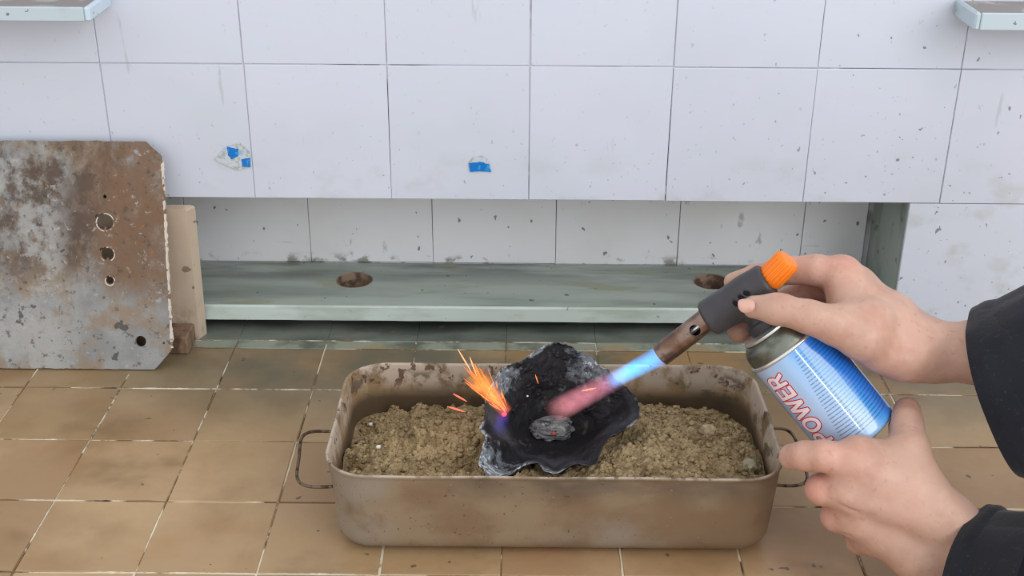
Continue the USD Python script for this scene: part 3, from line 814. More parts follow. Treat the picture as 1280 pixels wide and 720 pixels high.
obj('ember', pebble(e2, 0.0022, 9), M_glow2, base=e2, smooth=True, label='dull red glowing spot on the front of the grey lump', cat='ember')

# ------------------------------------------------------------------ sand
M_sand = layered('sand', srgb(164, 143, 108), [
    dict(c=srgb(112, 93, 66), s=60, lo=0.44, hi=0.62, d=8, r=0.75, amt=0.85),
    dict(c=srgb(190, 169, 131), s=80, lo=0.52, hi=0.66, d=8, r=0.75, amt=0.8, off=(4, 1, 1)),
    dict(c=srgb(104, 86, 62), s=420, lo=0.52, hi=0.66, d=4, amt=0.55), dict(c=srgb(188, 170, 136), s=520, lo=0.56, hi=0.68, d=4, amt=0.5, off=(1, 7, 3)),
], rough=0.95, spec=0.15, bump=[(420, 0.5, 0.0012), (1100, 0.5, 0.0006)])


def sand_height(x, y):
    P = np.stack([x, y, x * 0], -1)
    u, v = (x - TC[0]) / TA, (y - TC[1]) / TB
    base = 0.058 + 0.010 * np.exp(-((u + 0.40) / 0.34) ** 2 - ((v + 0.05) / 0.65) ** 2) + 0.015 * np.exp(-((u - 0.48) / 0.34) ** 2 - ((v + 0.15) / 0.60) ** 2)
    base = base - 0.018 * np.clip((v - 0.30) / 0.7, 0, 1) ** 1.2 + 0.012 * np.clip((-v - 0.35) / 0.6, 0, 1)
    base = base - 0.015 * np.clip((-u - 0.50) / 0.5, 0, 1) * np.clip((v + 0.6) / 1.0, 0, 1) - 0.014 * np.clip((u - 0.60) / 0.4, 0, 1) * np.clip((v + 0.4) / 1.0, 0, 1)
    base -= 0.014 * np.clip((-u - 0.80) / 0.2, 0, 1) + 0.010 * np.clip((u - 0.84) / 0.16, 0, 1)
    left = np.clip((-u + 0.1) / 0.3, 0, 1)
    clod = lambda f, sd: np.abs(meshkit.fbm(P * f, 3, sd) * 2 - 1)            # sharp creases between rounded clods
    h = base + (0.014 + 0.012 * left) * (meshkit.fbm(P * 34, 3, 11) - 0.5)
    h += 0.0070 * left * np.sin((v * 6.4 + 1.0 + 1.6 * meshkit.noise(P * 14, 3))) * np.clip(1 - np.abs(v), 0, 1)
    h += (0.0080 + 0.005 * left) * (clod(44, 31) - 0.25) + (0.0042 + 0.003 * left) * (clod(95, 41) - 0.25) + 0.0026 * (clod(210, 51) - 0.25) + 0.0016 * (clod(460, 61) - 0.25)
    h += 0.0012 * meshkit.noise(P * 520, 6)
    return h


nx, ny = 600, 300
gx, gy = np.meshgrid(np.linspace(-1, 1, nx), np.linspace(-1, 1, ny), indexing='ij')
# square grid squeezed into the rounded rectangle
ia, ib, ir = TA - 0.0062, TB - 0.0062, TR - 0.006
sx, sy = gx * ia, gy * ib
ex, ey = np.abs(sx) - (ia - ir), np.abs(sy) - (ib - ir)
cor = (ex > 0) & (ey > 0)
rr_ = np.hypot(ex, ey); mx = np.maximum(ex, ey)
kf = np.where(cor, mx / np.maximum(rr_, 1e-9), 1)
sx = np.where(cor, np.sign(sx) * (ia - ir + ex * kf), sx); sy = np.where(cor, np.sign(sy) * (ib - ir + ey * kf), sy)
SX, SY = sx + TC[0], sy + TC[1]
from scipy.spatial import cKDTree
SZ = np.clip(sand_height(SX, SY), 0.034, 0.090)
kd = cKDTree(back[:, :2])                                   # the sand gives way under the sheet
dd, ii = kd.query(np.stack([SX, SY], -1).reshape(-1, 2), k=6)
under_z = back[ii][..., 2].min(1).reshape(SX.shape); near_ = dd[:, 0].reshape(SX.shape)
SZ = np.where(near_ < 0.002, np.minimum(SZ, under_z - 0.0012), np.where(near_ < 0.006, np.minimum(SZ, under_z + 0.0005 + (near_ - 0.002) * 1.5), SZ))
SZ = np.maximum(SZ, 0.030)
edge = (np.abs(gx) > 0.985) | (np.abs(gy) > 0.975)
SZ = np.where(edge, np.minimum(SZ, 0.079), SZ)
top_v = np.stack([SX, SY, SZ], -1).reshape(-1, 3)
Ff = grid_faces(nx, ny)
rim = [i * ny for i in range(nx)] + [(nx - 1) * ny + j for j in range(1, ny)] + [i * ny + ny - 1 for i in range(nx - 2, -1, -1)] + [j for j in range(ny - 2, 0, -1)]
low = top_v[rim].copy(); low[:, 2] = 0.025
k = len(top_v); low[:, :2] = TC[:2] + (low[:, :2] - TC[:2]) * 0.985
V = np.vstack([top_v, low]); m_ = len(rim)
for i in range(m_):
    j = (i + 1) % m_
    Ff += [(rim[i], k + i, k + j), (rim[i], k + j, rim[j])]
bed = trimesh.Trimesh(V, np.array(Ff), process=False)
crumbs = []
ico = trimesh.creation.icosphere(1, 1.0); iv = np.array(ico.vertices); nf = len(iv)
ok = np.argwhere((np.abs(gx) < 0.97) & (np.abs(gy) < 0.95) & (near_ > 0.004))
pick = ok[rng.permutation(len(ok))[:3200]]
for q, (a, b) in enumerate(pick):
    r = 0.0006 + 0.0026 * rng.random() ** 3.2
    d = iv * (0.65 + 0.7 * rng.random((nf, 1))) * r * np.array([1.0, 0.9, 0.8])
    crumbs.append(d + np.array([SX[a, b], SY[a, b], SZ[a, b] + 0.25 * r]))
CV = np.vstack(crumbs); CF = np.vstack([np.array(ico.faces) + q * nf for q in range(len(crumbs))])
obj('sand', cat_(bed, trimesh.Trimesh(CV, CF, process=False)), M_sand, base=(TC[0], TC[1], 0.028), smooth=True, label='bed of damp brown crumbly sand filling the roasting tray', cat='sand', kind='stuff')


kd_sand = cKDTree(np.stack([SX, SY], -1).reshape(-1, 2))


def on_sand(px, py):
    for z in np.linspace(0.10, 0.02, 161):
        p = at(px, py, z=z)
        if p[2] <= SZ.ravel()[kd_sand.query(p[:2])[1]] + 0.0008: return p
    return p


M_white = layered('white_chip', srgb(238, 236, 230), [], rough=0.4)
M_stone = layered('green_stone', srgb(158, 148, 120), [dict(c=srgb(104, 100, 78), s=130, lo=0.45, hi=0.6, d=4), dict(c=srgb(192, 184, 156), s=160, lo=0.56, hi=0.64, d=4)], rough=0.8, bump=[(300, 0.4, 0.001)])
M_stone2 = layered('tan_stone', srgb(186, 166, 136), [dict(c=srgb(150, 128, 98), s=130, lo=0.45, hi=0.6, d=4)], rough=0.9, bump=[(300, 0.4, 0.001)])
for (px, py, r, mat, name, label, cat, sd) in [
    (474, 560, 0.0028, M_white, 'white_chip', 'larger bright white chip lying on the left sand', 'chip', 1),
    (464, 531, 0.0023, M_white, 'white_chip', 'smaller white chip farther back on the left sand', 'chip', 2),
    (937, 586, 0.0092, M_stone, 'pebble', 'angular grey-green stone at the front right corner of the sand', 'stone', 3),
    (884, 541, 0.0075, M_stone2, 'sand_clod', 'pale tan clod on top of the right sand heap', 'clod', 4)]:
    p = on_sand(px, py)
    obj(name, pebble(p + np.array([0, 0, r * 0.25]), r, sd), mat, base=p, smooth=(mat is not M_stone) or 25, label=label, cat=cat)

# ------------------------------------------------------------------ sparks and flames
def emit(name, c, s):
    return usdkit.material(stage, '/World/Looks/' + name, {'e': ('emission', {'color': c, 'strength': s})}, surface='e.emission')


def flame_volume(name, length, r0, r1, stops, strength, noise=30.0, soft=1.0, fade=None):
    """emission in object space, along local +z from 0 to length; soft towards the sides"""
    nodes = {'co': ('texture_coordinate', {}), 'sep': ('separate_xyz', {}),
             'z': ('map_range', {'from_min': 0.0, 'from_max': length, 'clamp': True}), 'ramp': ('rgb_ramp', {'ramp': stops}),
             'xx': ('math', {'math_type': 'multiply'}), 'yy': ('math', {'math_type': 'multiply'}), 'rr': ('math', {'math_type': 'add'}),
             'R': ('map_range', {'from_min': 0.0, 'from_max': length, 'to_min': r0, 'to_max': r1, 'clamp': True}), 'R2': ('math', {'math_type': 'multiply'}),
             'q': ('math', {'math_type': 'divide'}), 'f': ('math', {'math_type': 'subtract', 'value1': 1.0, 'use_clamp': True}), 'fp': ('math', {'math_type': 'power', 'value2': soft}),
             'n': ('noise_texture', {'scale': noise, 'detail': 3.0}), 'nm': ('map_range', {'from_min': 0.35, 'from_max': 0.65, 'to_min': 0.75, 'to_max': 1.25, 'clamp': True}),
             'g': ('math', {'math_type': 'multiply'}), 'fade': ('rgb_ramp', {'ramp': [(p, (v, v, v)) for p, v in (fade or [(0, 1), (1, 1)])]}), 'fs': ('separate_xyz', {}),
             'g2': ('math', {'math_type': 'multiply'}), 's': ('math', {'math_type': 'multiply', 'value2': strength}),
             'v': ('principled_volume', {'density': 0.0})}
    links = [('co.object', 'sep.vector'), ('sep.z', 'z.value'), ('z.result', 'ramp.fac'), ('sep.x', 'xx.value1'), ('sep.x', 'xx.value2'), ('sep.y', 'yy.value1'), ('sep.y', 'yy.value2'),
             ('xx.value', 'rr.value1'), ('yy.value', 'rr.value2'), ('sep.z', 'R.value'), ('R.result', 'R2.value1'), ('R.result', 'R2.value2'), ('rr.value', 'q.value1'), ('R2.value', 'q.value2'),
             ('q.value', 'f.value2'), ('f.value', 'fp.value1'), ('co.object', 'n.vector'), ('n.fac', 'nm.value'), ('fp.value', 'g.value1'), ('nm.result', 'g.value2'),
             ('z.result', 'fade.fac'), ('fade.color', 'fs.vector'), ('g.value', 'g2.value1'), ('fs.x', 'g2.value2'), ('g2.value', 's.value1'), ('ramp.color', 'v.emission_color'), ('s.value', 'v.emission_strength')]
    return usdkit.material(stage, '/World/Looks/' + name, nodes, links, volume='v.volume')


def flame_mesh(name, a, b, r0, r1, mat, parent, bulge=0.0, n=20):
    """a body of hot gas from a to b as a mesh in its own frame (local z along it)"""
    w = (b - a); L = np.linalg.norm(w); u, v, w = frame(w, FWD)
    pr = [(0.0005, 0)] + [((r0 + (r1 - r0) * t) * (1 + bulge * math.sin(math.pi * t)), L * t) for t in np.linspace(0, 1, n)] + [(0.0005, L)]
    m = lathe(pr, np.zeros(3), (0, 0, 1), (1, 0, 0), 32)
    if m.volume < 0: m.invert()
    p = path_for(name, parent)
    mm = usdkit.mesh(stage, p, m, mat)
    o = origin_of(parent) if parent is not None else np.zeros(3)
    loc = a - o
    mm.AddTransformOp().Set(Gf.Matrix4d(*[float(q) for q in (*u, 0, *v, 0, *w, 0, *loc, 1)]))
    return mm.GetPrim()


tip = at(826, 444, Y=0.893); hit = at(690, 516, Y=0.937); mid = at(768, 482, Y=0.912)
fdir = (hit - tip) / np.linalg.norm(hit - tip); FL = np.linalg.norm(hit - tip); BLn = np.linalg.norm(mid - tip)
flame = thing('torch_flame', 'blue and pink jet of flame from the torch nozzle into the scorched sheet', 'flame', tip)
pk = flame_volume('flame_pink', FL, 0.0080, 0.0120, [(0, (0.25, 0.35, 1.0)), (0.30, (0.75, 0.40, 0.85)), (0.55, (1.0, 0.34, 0.46)), (1, (1.0, 0.36, 0.40))], 34.0, 130.0, 0.8, [(0, 0.0), (0.25, 0.12), (0.5, 0.9), (0.85, 1.0), (1.0, 0.1)])
flame_mesh('outer_flame', tip + fdir * 0.001, hit, 0.0080, 0.0120, pk, flame)
bl = flame_volume('flame_blue', BLn * 1.15, 0.0092, 0.0070, [(0, (0.04, 0.30, 1.0)), (0.45, (0.02, 0.46, 1.0)), (1, (0.10, 0.50, 1.0))], 115.0, 60.0, 0.6, [(0, 0.8), (0.5, 1.0), (0.75, 0.9), (1, 0.0)])
flame_mesh('inner_cone', tip - fdir * 0.004, tip + fdir * BLn * 1.15, 0.0092, 0.0070, bl, flame)

sp0 = at(634, 516, Y=0.895); sp1 = at(588, 462, Y=0.905)
og = flame_volume('flame_orange', np.linalg.norm(sp1 - sp0), 0.0065, 0.0110, [(0, (1.0, 0.14, 0.08)), (0.4, (1.0, 0.25, 0.05)), (1, (1.0, 0.30, 0.02))], 150.0, 220.0, 1.3, [(0, 0.4), (0.35, 1.0), (0.65, 0.8), (1.0, 0.0)])
sf = thing('spark_flame', 'orange flame flaring to the upper left from the burning edge of the sheet', 'flame', sp0)
flame_mesh('orange_flame', sp0, sp1, 0.0065, 0.0110, og, sf)
pv0, pv1 = at(622, 543, Y=0.885), at(632, 508, Y=0.890)
pv = flame_volume('flame_violet', np.linalg.norm(pv1 - pv0), 0.010, 0.006, [(0, (0.10, 0.06, 0.9)), (0.5, (0.16, 0.10, 1.0)), (1, (0.9, 0.25, 0.6))], 34.0, 120.0, 2.4, [(0, 0.0), (0.55, 1.0), (1.0, 0.2)])
flame_mesh('violet_flame', pv0, pv1, 0.010, 0.006, pv, sf)
M_spark = emit('spark', (1.0, 0.22, 0.06), 1.7); M_spark2 = emit('spark_pale', (1.0, 0.36, 0.16), 1.9); M_sparkr = emit('spark_red', (1.0, 0.20, 0.12), 1.4)


def spindle(a, b, r):
    t = np.linspace(0, 1, 9)[:, None]
    return tube(a * (1 - t) + b * t, r * np.array([0.25, 0.6, 0.85, 1, 1, 0.95, 0.8, 0.5, 0.2]), 6)


for (x0, y0, x1, y1, r, m, where) in [(572, 436, 590, 466, 0.0006, M_spark2, 'topmost long orange spark shooting up left from the flare'), (587, 446, 596, 470, 0.0007, M_spark2, 'second tall orange spark, just right of the topmost one'), (593, 455, 601, 472, 0.0006, M_spark, 'short orange spark on the right side of the spark spray'),
                                 (566, 492, 584, 502, 0.0008, M_sparkr, 'reddish spark flying left, upper of the two low ones'), (559, 508, 582, 515, 0.0009, M_sparkr, 'reddish spark flying left, lower of the two low ones'), (669, 468, 673, 480, 0.0005, M_spark, 'thin orange spark glinting in front of the back flap'), (727, 489, 745, 485, 0.0007, M_spark, 'thin orange glowing sliver beside the pink flame')]:
    a, b = at(x0, y0, Y=0.905 if x0 < 650 else 0.948), at(x1, y1, Y=0.902 if x0 < 650 else 0.946)
    obj('spark', spindle(a, b, r), m, base=(a + b) / 2, label=where, cat='spark')
sr = random.Random(5); sh_ = []
for i in range(54):
    t0 = sr.uniform(0.02, 0.70); ln = sr.uniform(0.10, 0.32)
    w0 = sr.gauss(0, 1)
    cx, cy = 634 + (586 - 634) * t0, 517 + (455 - 517) * t0
    qx, qy = 634 + (586 - 634) * (t0 + ln), 517 + (455 - 517) * (t0 + ln)
    a = at(cx + w0 * 7 * (0.2 + t0), cy - w0 * 3 * (0.2 + t0), Y=0.897 + 0.008 * sr.uniform(-1, 1))
    b = at(qx + w0 * 8 * (0.25 + t0 + ln), qy - w0 * 3 * (0.25 + t0 + ln), Y=0.899 + 0.010 * sr.uniform(-1, 1))
    sh_.append(spindle(a, b, sr.uniform(0.00025, 0.0006)))
obj('spark_shower', cat_(*sh_), M_spark, base=sp0, label='dense spray of orange sparks over the burning left edge of the sheet', cat='sparks', kind='stuff')

# ------------------------------------------------------------------ the torch on its gas can
AX = RIGHT * 0.635 - UP * 0.772                             # from the can's top to its base
PERP = RIGHT * 0.772 + UP * 0.635
ring_c = at(982, 431, Y=0.868)
CR = 0.0330
NEAR = np.cross(AX, PERP); NEAR = NEAR if NEAR @ FWD < 0 else -NEAR
torch = thing('gas_torch', 'blowtorch with orange knob screwed on a blue gas can held in both hands', 'blowtorch', ring_c)
M_steel = layered('can_steel', srgb(128, 132, 122), [dict(c=srgb(98, 102, 92), s=60, lo=0.45, hi=0.65, d=4)], rough=0.34, metallic=0.85, coords='object')
M_silver = layered('can_rim', srgb(226, 226, 224), [], rough=0.25, metallic=0.8)
M_plastic = layered('torch_plastic', srgb(62, 60, 64), [dict(c=srgb(74, 72, 76), s=40, lo=0.45, hi=0.65, d=3, amt=0.6)], rough=0.42, spec=0.4, bump=[(500, 0.1, 0.0005)], coords='object')
M_knob = layered('knob_orange', srgb(250, 132, 24), [], rough=0.36, spec=0.45)
M_burner = layered('burner_tube', srgb(150, 128, 116), [dict(c=srgb(120, 92, 76), s=40, lo=0.42, hi=0.62, d=4), dict(c=srgb(90, 76, 74), s=(90, 90, 90), lo=0.5, hi=0.64, d=5, amt=0.7)], rough=0.32, metallic=0.85, coords='object')
M_dark = layered('dark_hole', srgb(12, 12, 13), [], rough=0.8)

CL = 0.0935
# label: printed sleeve. primvar "print": x = perpendicular angle (0 left silhouette .. 1 right silhouette), y = along the axis 0..1
lab = nodes = {
    'a': ('attribute', {'attribute': 'print'}), 's': ('separate_xyz', {}),
    'g': ('rgb_ramp', {'ramp': [(0.0, srgb(150, 176, 212)), (0.30, srgb(176, 200, 232)), (0.50, srgb(150, 192, 238)), (0.58, srgb(84, 164, 238)), (0.70, srgb(20, 128, 235)), (0.85, srgb(12, 116, 228)), (1.0, srgb(20, 120, 226))]}),
    'gm': ('map_range', {'from_min': 0.0, 'from_max': 1.0, 'to_min': 0.0, 'to_max': 1.0, 'clamp': True}),
    'sh': ('math', {'math_type': 'multiply_add', 'value2': -0.22, 'value3': 0.11}), 'sx': ('math', {'math_type': 'add'}),
    # rows of small print: stripes along y, broken up by noise
    'st': ('math', {'math_type': 'multiply', 'value2': 31.0}), 'fr': ('math', {'math_type': 'fraction'}), 'row': ('math', {'math_type': 'less_than', 'value2': 0.34}),
    'mp': ('mapping', {'scale': (60.0, 31.0, 1.0)}), 'nz': ('noise_texture', {'scale': 1.6, 'detail': 3.0, 'roughness': 0.7}), 'ink': ('map_range', {'from_min': 0.36, 'from_max': 0.46, 'clamp': True}),
    'm1': ('math', {'math_type': 'multiply'}), 'lft': ('map_range', {'from_min': 0.455, 'from_max': 0.465, 'clamp': True}), 'sl': ('math', {'math_type': 'multiply_add', 'value2': 0.16}),
    'm2': ('math', {'math_type': 'multiply'}), 'rgt': ('map_range', {'from_min': 0.86, 'from_max': 0.87, 'to_min': 1.0, 'to_max': 0.0, 'clamp': True}), 'm3': ('math', {'math_type': 'multiply'}),
    'top': ('map_range', {'from_min': 0.03, 'from_max': 0.05, 'clamp': True}), 'm4': ('math', {'math_type': 'multiply'}), 'bot': ('map_range', {'from_min': 0.90, 'from_max': 0.91, 'to_min': 1.0, 'to_max': 0.0, 'clamp': True}), 'm5': ('math', {'math_type': 'multiply', }), 'm6': ('math', {'math_type': 'multiply', 'value2': 0.62}),
    'mix': ('mix', {'mix_type': 'mix', 'color2': srgb(40, 52, 84)}),
    'p': ('principled_bsdf', {'roughness': 0.22, 'specular_ior_level': 0.6, 'coat_weight': 1.0, 'coat_roughness': 0.04}),
}
links = [('a.vector', 's.vector'), ('s.y', 'sh.value1'), ('sh.value', 'sx.value1'), ('s.x', 'sx.value2'), ('sx.value', 'gm.value'), ('gm.result', 'g.fac'),
         ('s.y', 'st.value1'), ('st.value', 'fr.value1'), ('fr.value', 'row.value1'), ('a.vector', 'mp.vector'), ('mp.vector', 'nz.vector'), ('nz.fac', 'ink.value'),
         ('row.value', 'm1.value1'), ('ink.result', 'm1.value2'), ('s.y', 'sl.value1'), ('s.x', 'sl.value3'), ('sl.value', 'lft.value'), ('m1.value', 'm2.value1'), ('lft.result', 'm2.value2'),
         ('s.x', 'rgt.value'), ('m2.value', 'm3.value1'), ('rgt.result', 'm3.value2'), ('s.y', 'top.value'), ('m3.value', 'm4.value1'), ('top.result', 'm4.value2'), ('s.y', 'bot.value'), ('m4.value', 'm5.value1'), ('bot.result', 'm5.value2'), ('m5.value', 'm6.value1'),
         ('m6.value', 'mix.fac'), ('g.color', 'mix.color1'), ('mix.color', 'p.base_color')]
M_label = usdkit.material(stage, '/World/Looks/can_label', nodes, links, surface='p.BSDF')
prof = [(CR, 0.0012)] + [(CR, CL * t) for t in np.linspace(0.03, 0.95, 30)] + [(CR - 0.0006, CL * 0.975), (CR - 0.0022, CL * 0.993), (CR - 0.0045, CL)]
lm_ = lathe(prof, ring_c, AX, PERP, 128, caps=False)
if ((lm_.triangles_center - ring_c) * lm_.face_normals).sum() < 0: lm_.invert()
q = np.array(lm_.vertices) - ring_c
hh = q @ AX; ang = np.arctan2(q @ NEAR, q @ PERP)          # 0 at right silhouette, pi/2 near
pr_ = np.c_[1 - np.abs(ang) / np.pi, hh / CL, np.zeros(len(q))]
label = obj('label', lm_, M_label, torch, smooth=True, prim={'print': pr_}, label='pale blue to bright blue printed can label')
obj('base', lathe([(CR - 0.0045, CL - 0.0002), (CR - 0.006, CL + 0.0008), (CR - 0.008, CL - 0.001), (0.004, CL - 0.004)], ring_c, AX, PERP, 64), M_steel, torch, smooth=40)
obj('rim', lathe([(CR - 0.001, 0.0018), (CR + 0.0004, 0.0014), (CR + 0.0007, 0.0002), (CR + 0.0004, -0.0012), (CR - 0.0012, -0.0016)], ring_c, AX, PERP, 96), M_silver, torch, smooth=True, label='bright rolled rim of the can')
dome_p = [(CR - 0.001, 0.0), (CR - 0.0012, -0.003), (CR - 0.0016, -0.008), (CR - 0.0030, -0.0125), (CR - 0.0062, -0.0160), (CR - 0.0105, -0.0178)]
obj('shoulder', lathe(dome_p, ring_c, AX, PERP, 96), M_steel, torch, smooth=50, label='dull grey-green metal shoulder of the can')
obj('collar', lathe([(0.019, -0.0165), (0.0252, -0.0172), (0.0258, -0.0182), (0.0256, -0.0196), (0.0240, -0.0203), (0.014, -0.0206)], ring_c, AX, PERP, 64), M_silver, torch, smooth=40, label='silver collar on the can top')

# lettering, bent round the can: reads towards the top of the can
def bend_text(m, ang0, h0, lift):
    m = m.subdivide_to_size(0.0025); v = np.array(m.vertices)
    a = ang0 + v[:, 1] / CR; r = CR + lift + v[:, 2]
    m.vertices = ring_c + AX * (h0 - v[:, 0])[:, None] + r[:, None] * (np.cos(a)[:, None] * PERP + np.sin(a)[:, None] * NEAR)
    return m


M_red = layered('print_red', srgb(196, 40, 52), [], rough=0.3)
M_pinkw = layered('print_white', srgb(240, 226, 232), [], rough=0.3)
tmesh = meshkit.text_mesh('POWER', 0.0165, 0.001, bold=True)
man = m3.Manifold(m3.Mesh(np.asarray(tmesh.vertices, np.float32), np.asarray(tmesh.faces, np.uint32)))
cs = man.project()
if cs.area() <= 0:
    cs = m3.CrossSection([np.asarray(p.exterior.coords)[:-1] for p in []])
x0, y0_, x1, y1_ = cs.bounds()
sclx = 0.066 / (x1 - x0)
cs = cs.translate((-x0, 0)).scale((sclx, 1.0))
outl = cs.offset(0.0010, m3.JoinType.Round)
inl = cs.offset(0.00015, m3.JoinType.Round)
to_tm = lambda M_: trimesh.Trimesh(M_.to_mesh().vert_properties[:, :3], M_.to_mesh().tri_verts)
A0 = math.radians(131); H0 = 0.0755
def letter_parts(cs_, depth):
    return sorted([to_tm(m3.Manifold.extrude(c, depth)) for c in cs_.decompose()], key=lambda m: m.bounds[0][0])
for i, m in enumerate(letter_parts(outl, 0.00012)):
    mb = bend_text(m, A0, H0, 0.00003); obj('lettering_outline', mb if mb.volume > 0 else (mb.invert() or mb), M_red, label, label='red outline of the printed word POWER' if i == 0 else None)
for i, m in enumerate(letter_parts(inl, 0.00012)):
    mb = bend_text(m, A0, H0, 0.00012); obj('letter', mb if mb.volume > 0 else (mb.invert() or mb), M_pinkw, label, label='white letter %s' % 'POWER'[i] if i < 5 else None)

# torch head
bA, bB = at(884, 399, Y=0.8905), at(961, 350, Y=0.886)      # plastic barrel
nA = at(826, 444, Y=0.893)
kA, kB = at(960, 351, Y=0.886), at(984, 326, Y=0.884)
collar_c = ring_c - AX * 0.0205
neck_t = bA + (bB - bA) * 0.66
BR = 0.0152
lo = np.min([bA, bB, collar_c, neck_t], 0) - 0.03; hi = np.max([bA, bB, collar_c, neck_t], 0) + 0.03
HG = 0.0011
G = sd_grid(lo, hi, HG)


def torch_sd(p):
    d = sd_cylinder(p, bA, bB, BR, 0.003)
    w = (bB - bA) / np.linalg.norm(bB - bA)
    d = smin(d, cone_sd(p, bA + w * 0.012 - UP * 0.002, bA + w * 0.030 - UP * 0.004, 0.0135, 0.0125), 0.006)
    d = smin(d, cone_sd(p, neck_t, collar_c - AX * 0.006, 0.0120, 0.0130), 0.012)
    d = smin(d, sd_cylinder(p, collar_c - AX * 0.008, collar_c + AX * 0.001, 0.0165, 0.0015), 0.004)
    return d


def on_torch(px, py):
    d = at(px, py, Y=0.9) - CAM; d /= np.linalg.norm(d); t = 0.6
    for _ in range(80): t += float(torch_sd((CAM + d * t)[None])[0])
    return CAM + d * t


D = torch_sd(G)
for (sx0, sy0, sx1, sy1) in [(917, 378, 923, 382), (924, 371, 929, 374), (930, 366, 936, 368)]:
    a, b = on_torch(sx0, sy0), on_torch(sx1, sy1)
    D = smax(D, -cone_sd(G, a, b, 0.0017, 0.0017), 0.0006)
    obj('vent_slit', tube([a + FWD * 0.0007, (a + b) / 2 + FWD * 0.0007, b + FWD * 0.0007], [0.0009, 0.0014, 0.0009], 8), M_dark, torch, smooth=True)
hd = obj('head', surface_nets(D, lo, HG), M_plastic, torch, smooth=True, label='charcoal plastic torch head')
w = (bA - nA) / np.linalg.norm(bA - nA); LN = np.linalg.norm(bA - nA) + 0.004
u_, v_, _w = frame(w, -FWD)
tube_o = m3.Manifold.cylinder(LN, 0.0094, 0.0096, 72)
tube_i = m3.Manifold.cylinder(LN * 0.98, 0.0083, 0.0083, 72).translate((0, 0, -0.0005))
hl = LN - 0.0155
hole = m3.Manifold.cylinder(0.02, 0.0046, 0.0046, 40).rotate((0, 90, 0)).translate((0.0, 0, hl))
bt_ = to_tm(tube_o - tube_i - hole)
R3 = np.stack([u_, v_, _w], 1)
bt_.vertices = np.array(bt_.vertices) @ R3.T + nA
obj('burner_tube', bt_, M_burner, torch, smooth=35, label='heat-tinted steel burner tube with an air hole')
obj('gas_jet', lathe([(0.0028, 0.0), (0.0028, 0.020), (0.0050, 0.021), (0.0050, 0.03)], nA + w * (LN - 0.030), w, u_, 24), M_silver, torch, smooth=30)
kw = (kB - kA) / np.linalg.norm(kB - kA); KL = np.linalg.norm(kB - kA) + 0.001


def ridges(t, i):
    return 1 + (0.045 if 1 <= i <= 5 else 0.0) * np.clip(np.cos(t * 18) * 1.6, -1, 1)


obj('knob', lathe([(0.0090, -0.001), (0.0098, 0.0005), (0.0104, 0.0035), (0.0104, KL * 0.5), (0.0103, KL * 0.80), (0.0099, KL * 0.93), (0.0086, KL), (0.0030, KL + 0.0003)], kA + kw * 0.001, kw, FWD, 216, wob=ridges), M_knob, torch, smooth=40, label='ridged orange control knob')
# ------------------------------------------------------------------ the person: two bare hands, dark sleeves
M_skin = layered('skin', (0.6, 0.4, 0.3), [
    dict(c=srgb(214, 176, 156), s=60, lo=0.45, hi=0.68, d=5, amt=0.45),
    dict(c=srgb(186, 134, 114), s=38, lo=0.50, hi=0.70, d=4, amt=0.45, off=(3, 1, 2)),
    dict(c=srgb(176, 122, 100), s=(150, 150, 150), lo=0.60, hi=0.70, d=4, amt=0.35, off=(3, 1, 9)),
], rough=0.5, spec=0.35, tint='tint', bump=[(330, 0.25, 0.0012), (90, 0.18, 0.002)], extra={'subsurface_weight': 0.12, 'subsurface_scale': 0.004, 'subsurface_radius': (1.0, 0.35, 0.2)})
M_cloth = layered('jacket_cloth', srgb(27, 29, 37), [dict(c=srgb(20, 21, 28), s=20, lo=0.4, hi=0.65, d=4), dict(c=srgb(52, 53, 60), s=300, lo=0.62, hi=0.70, d=3, amt=0.5)], rough=0.85, spec=0.2, bump=[(700, 0.3, 0.0006), (25, 0.3, 0.006)], extra={'sheen_weight': 0.15})


def J(px, py, Y, r):
    return (at(px, py, Y=Y), r)


def build_hand(groups, h, carve=None, grooves=(), tints=(), flat=()):
    """groups: (list of chains, blend within, blend to the rest); a chain is a list of (point, radius)"""
    P = np.array([j[0] for g in groups for ch in g[0] for j in ch]); Rm = max(j[1] for g in groups for ch in g[0] for j in ch)
    lo, hi = P.min(0) - Rm - 0.006, P.max(0) + Rm + 0.006
    G = sd_grid(lo, hi, h)
    D = np.full(G.shape[:3], 1.0)

    def box_of(pts, r):
        i0 = np.maximum(((np.min(pts, 0) - r - lo) / h).astype(int), 0); i1 = np.minimum(((np.max(pts, 0) + r - lo) / h).astype(int) + 2, D.shape)
        return tuple(slice(a, b) for a, b in zip(i0, i1))
    for chains, k_in, k_out in groups:
        S = np.full(G.shape[:3], 1.0)
        for ch in chains:
            for (a, ra), (b, rb) in zip(ch, ch[1:]):
                sl = box_of(np.array([a, b]), max(ra, rb) + 0.03)
                S[sl] = smin(S[sl], cone_sd(G[sl], a, b, ra, rb), k_in)
        D = smin(D, S, k_out)
    for a, b, r, k in grooves:
        sl = box_of(np.array([a, b]), r + 0.02)
        D[sl] = smax(D[sl], -cone_sd(G[sl], a, b, r, r), k)
    D = D + 0.0009 * (meshkit.fbm(G * 70, 2, 3) - 0.5)
    if carve is not None:
        D = smax(D, -carve(G), 0.0015)
    m = surface_nets(D, lo, h)
    cc = m.split(only_watertight=False) if False else [m]
    v = np.array(m.vertices)
    base = np.array(srgb(193, 156, 138)); T = np.tile(base, (len(v), 1))
    for c, r, col, amt in tints:
        w_ = np.exp(-((v - c) ** 2).sum(1) / r ** 2)[:, None] * amt
        T = T * (1 - w_) + np.array(srgb(*col)) * w_
    return m, T


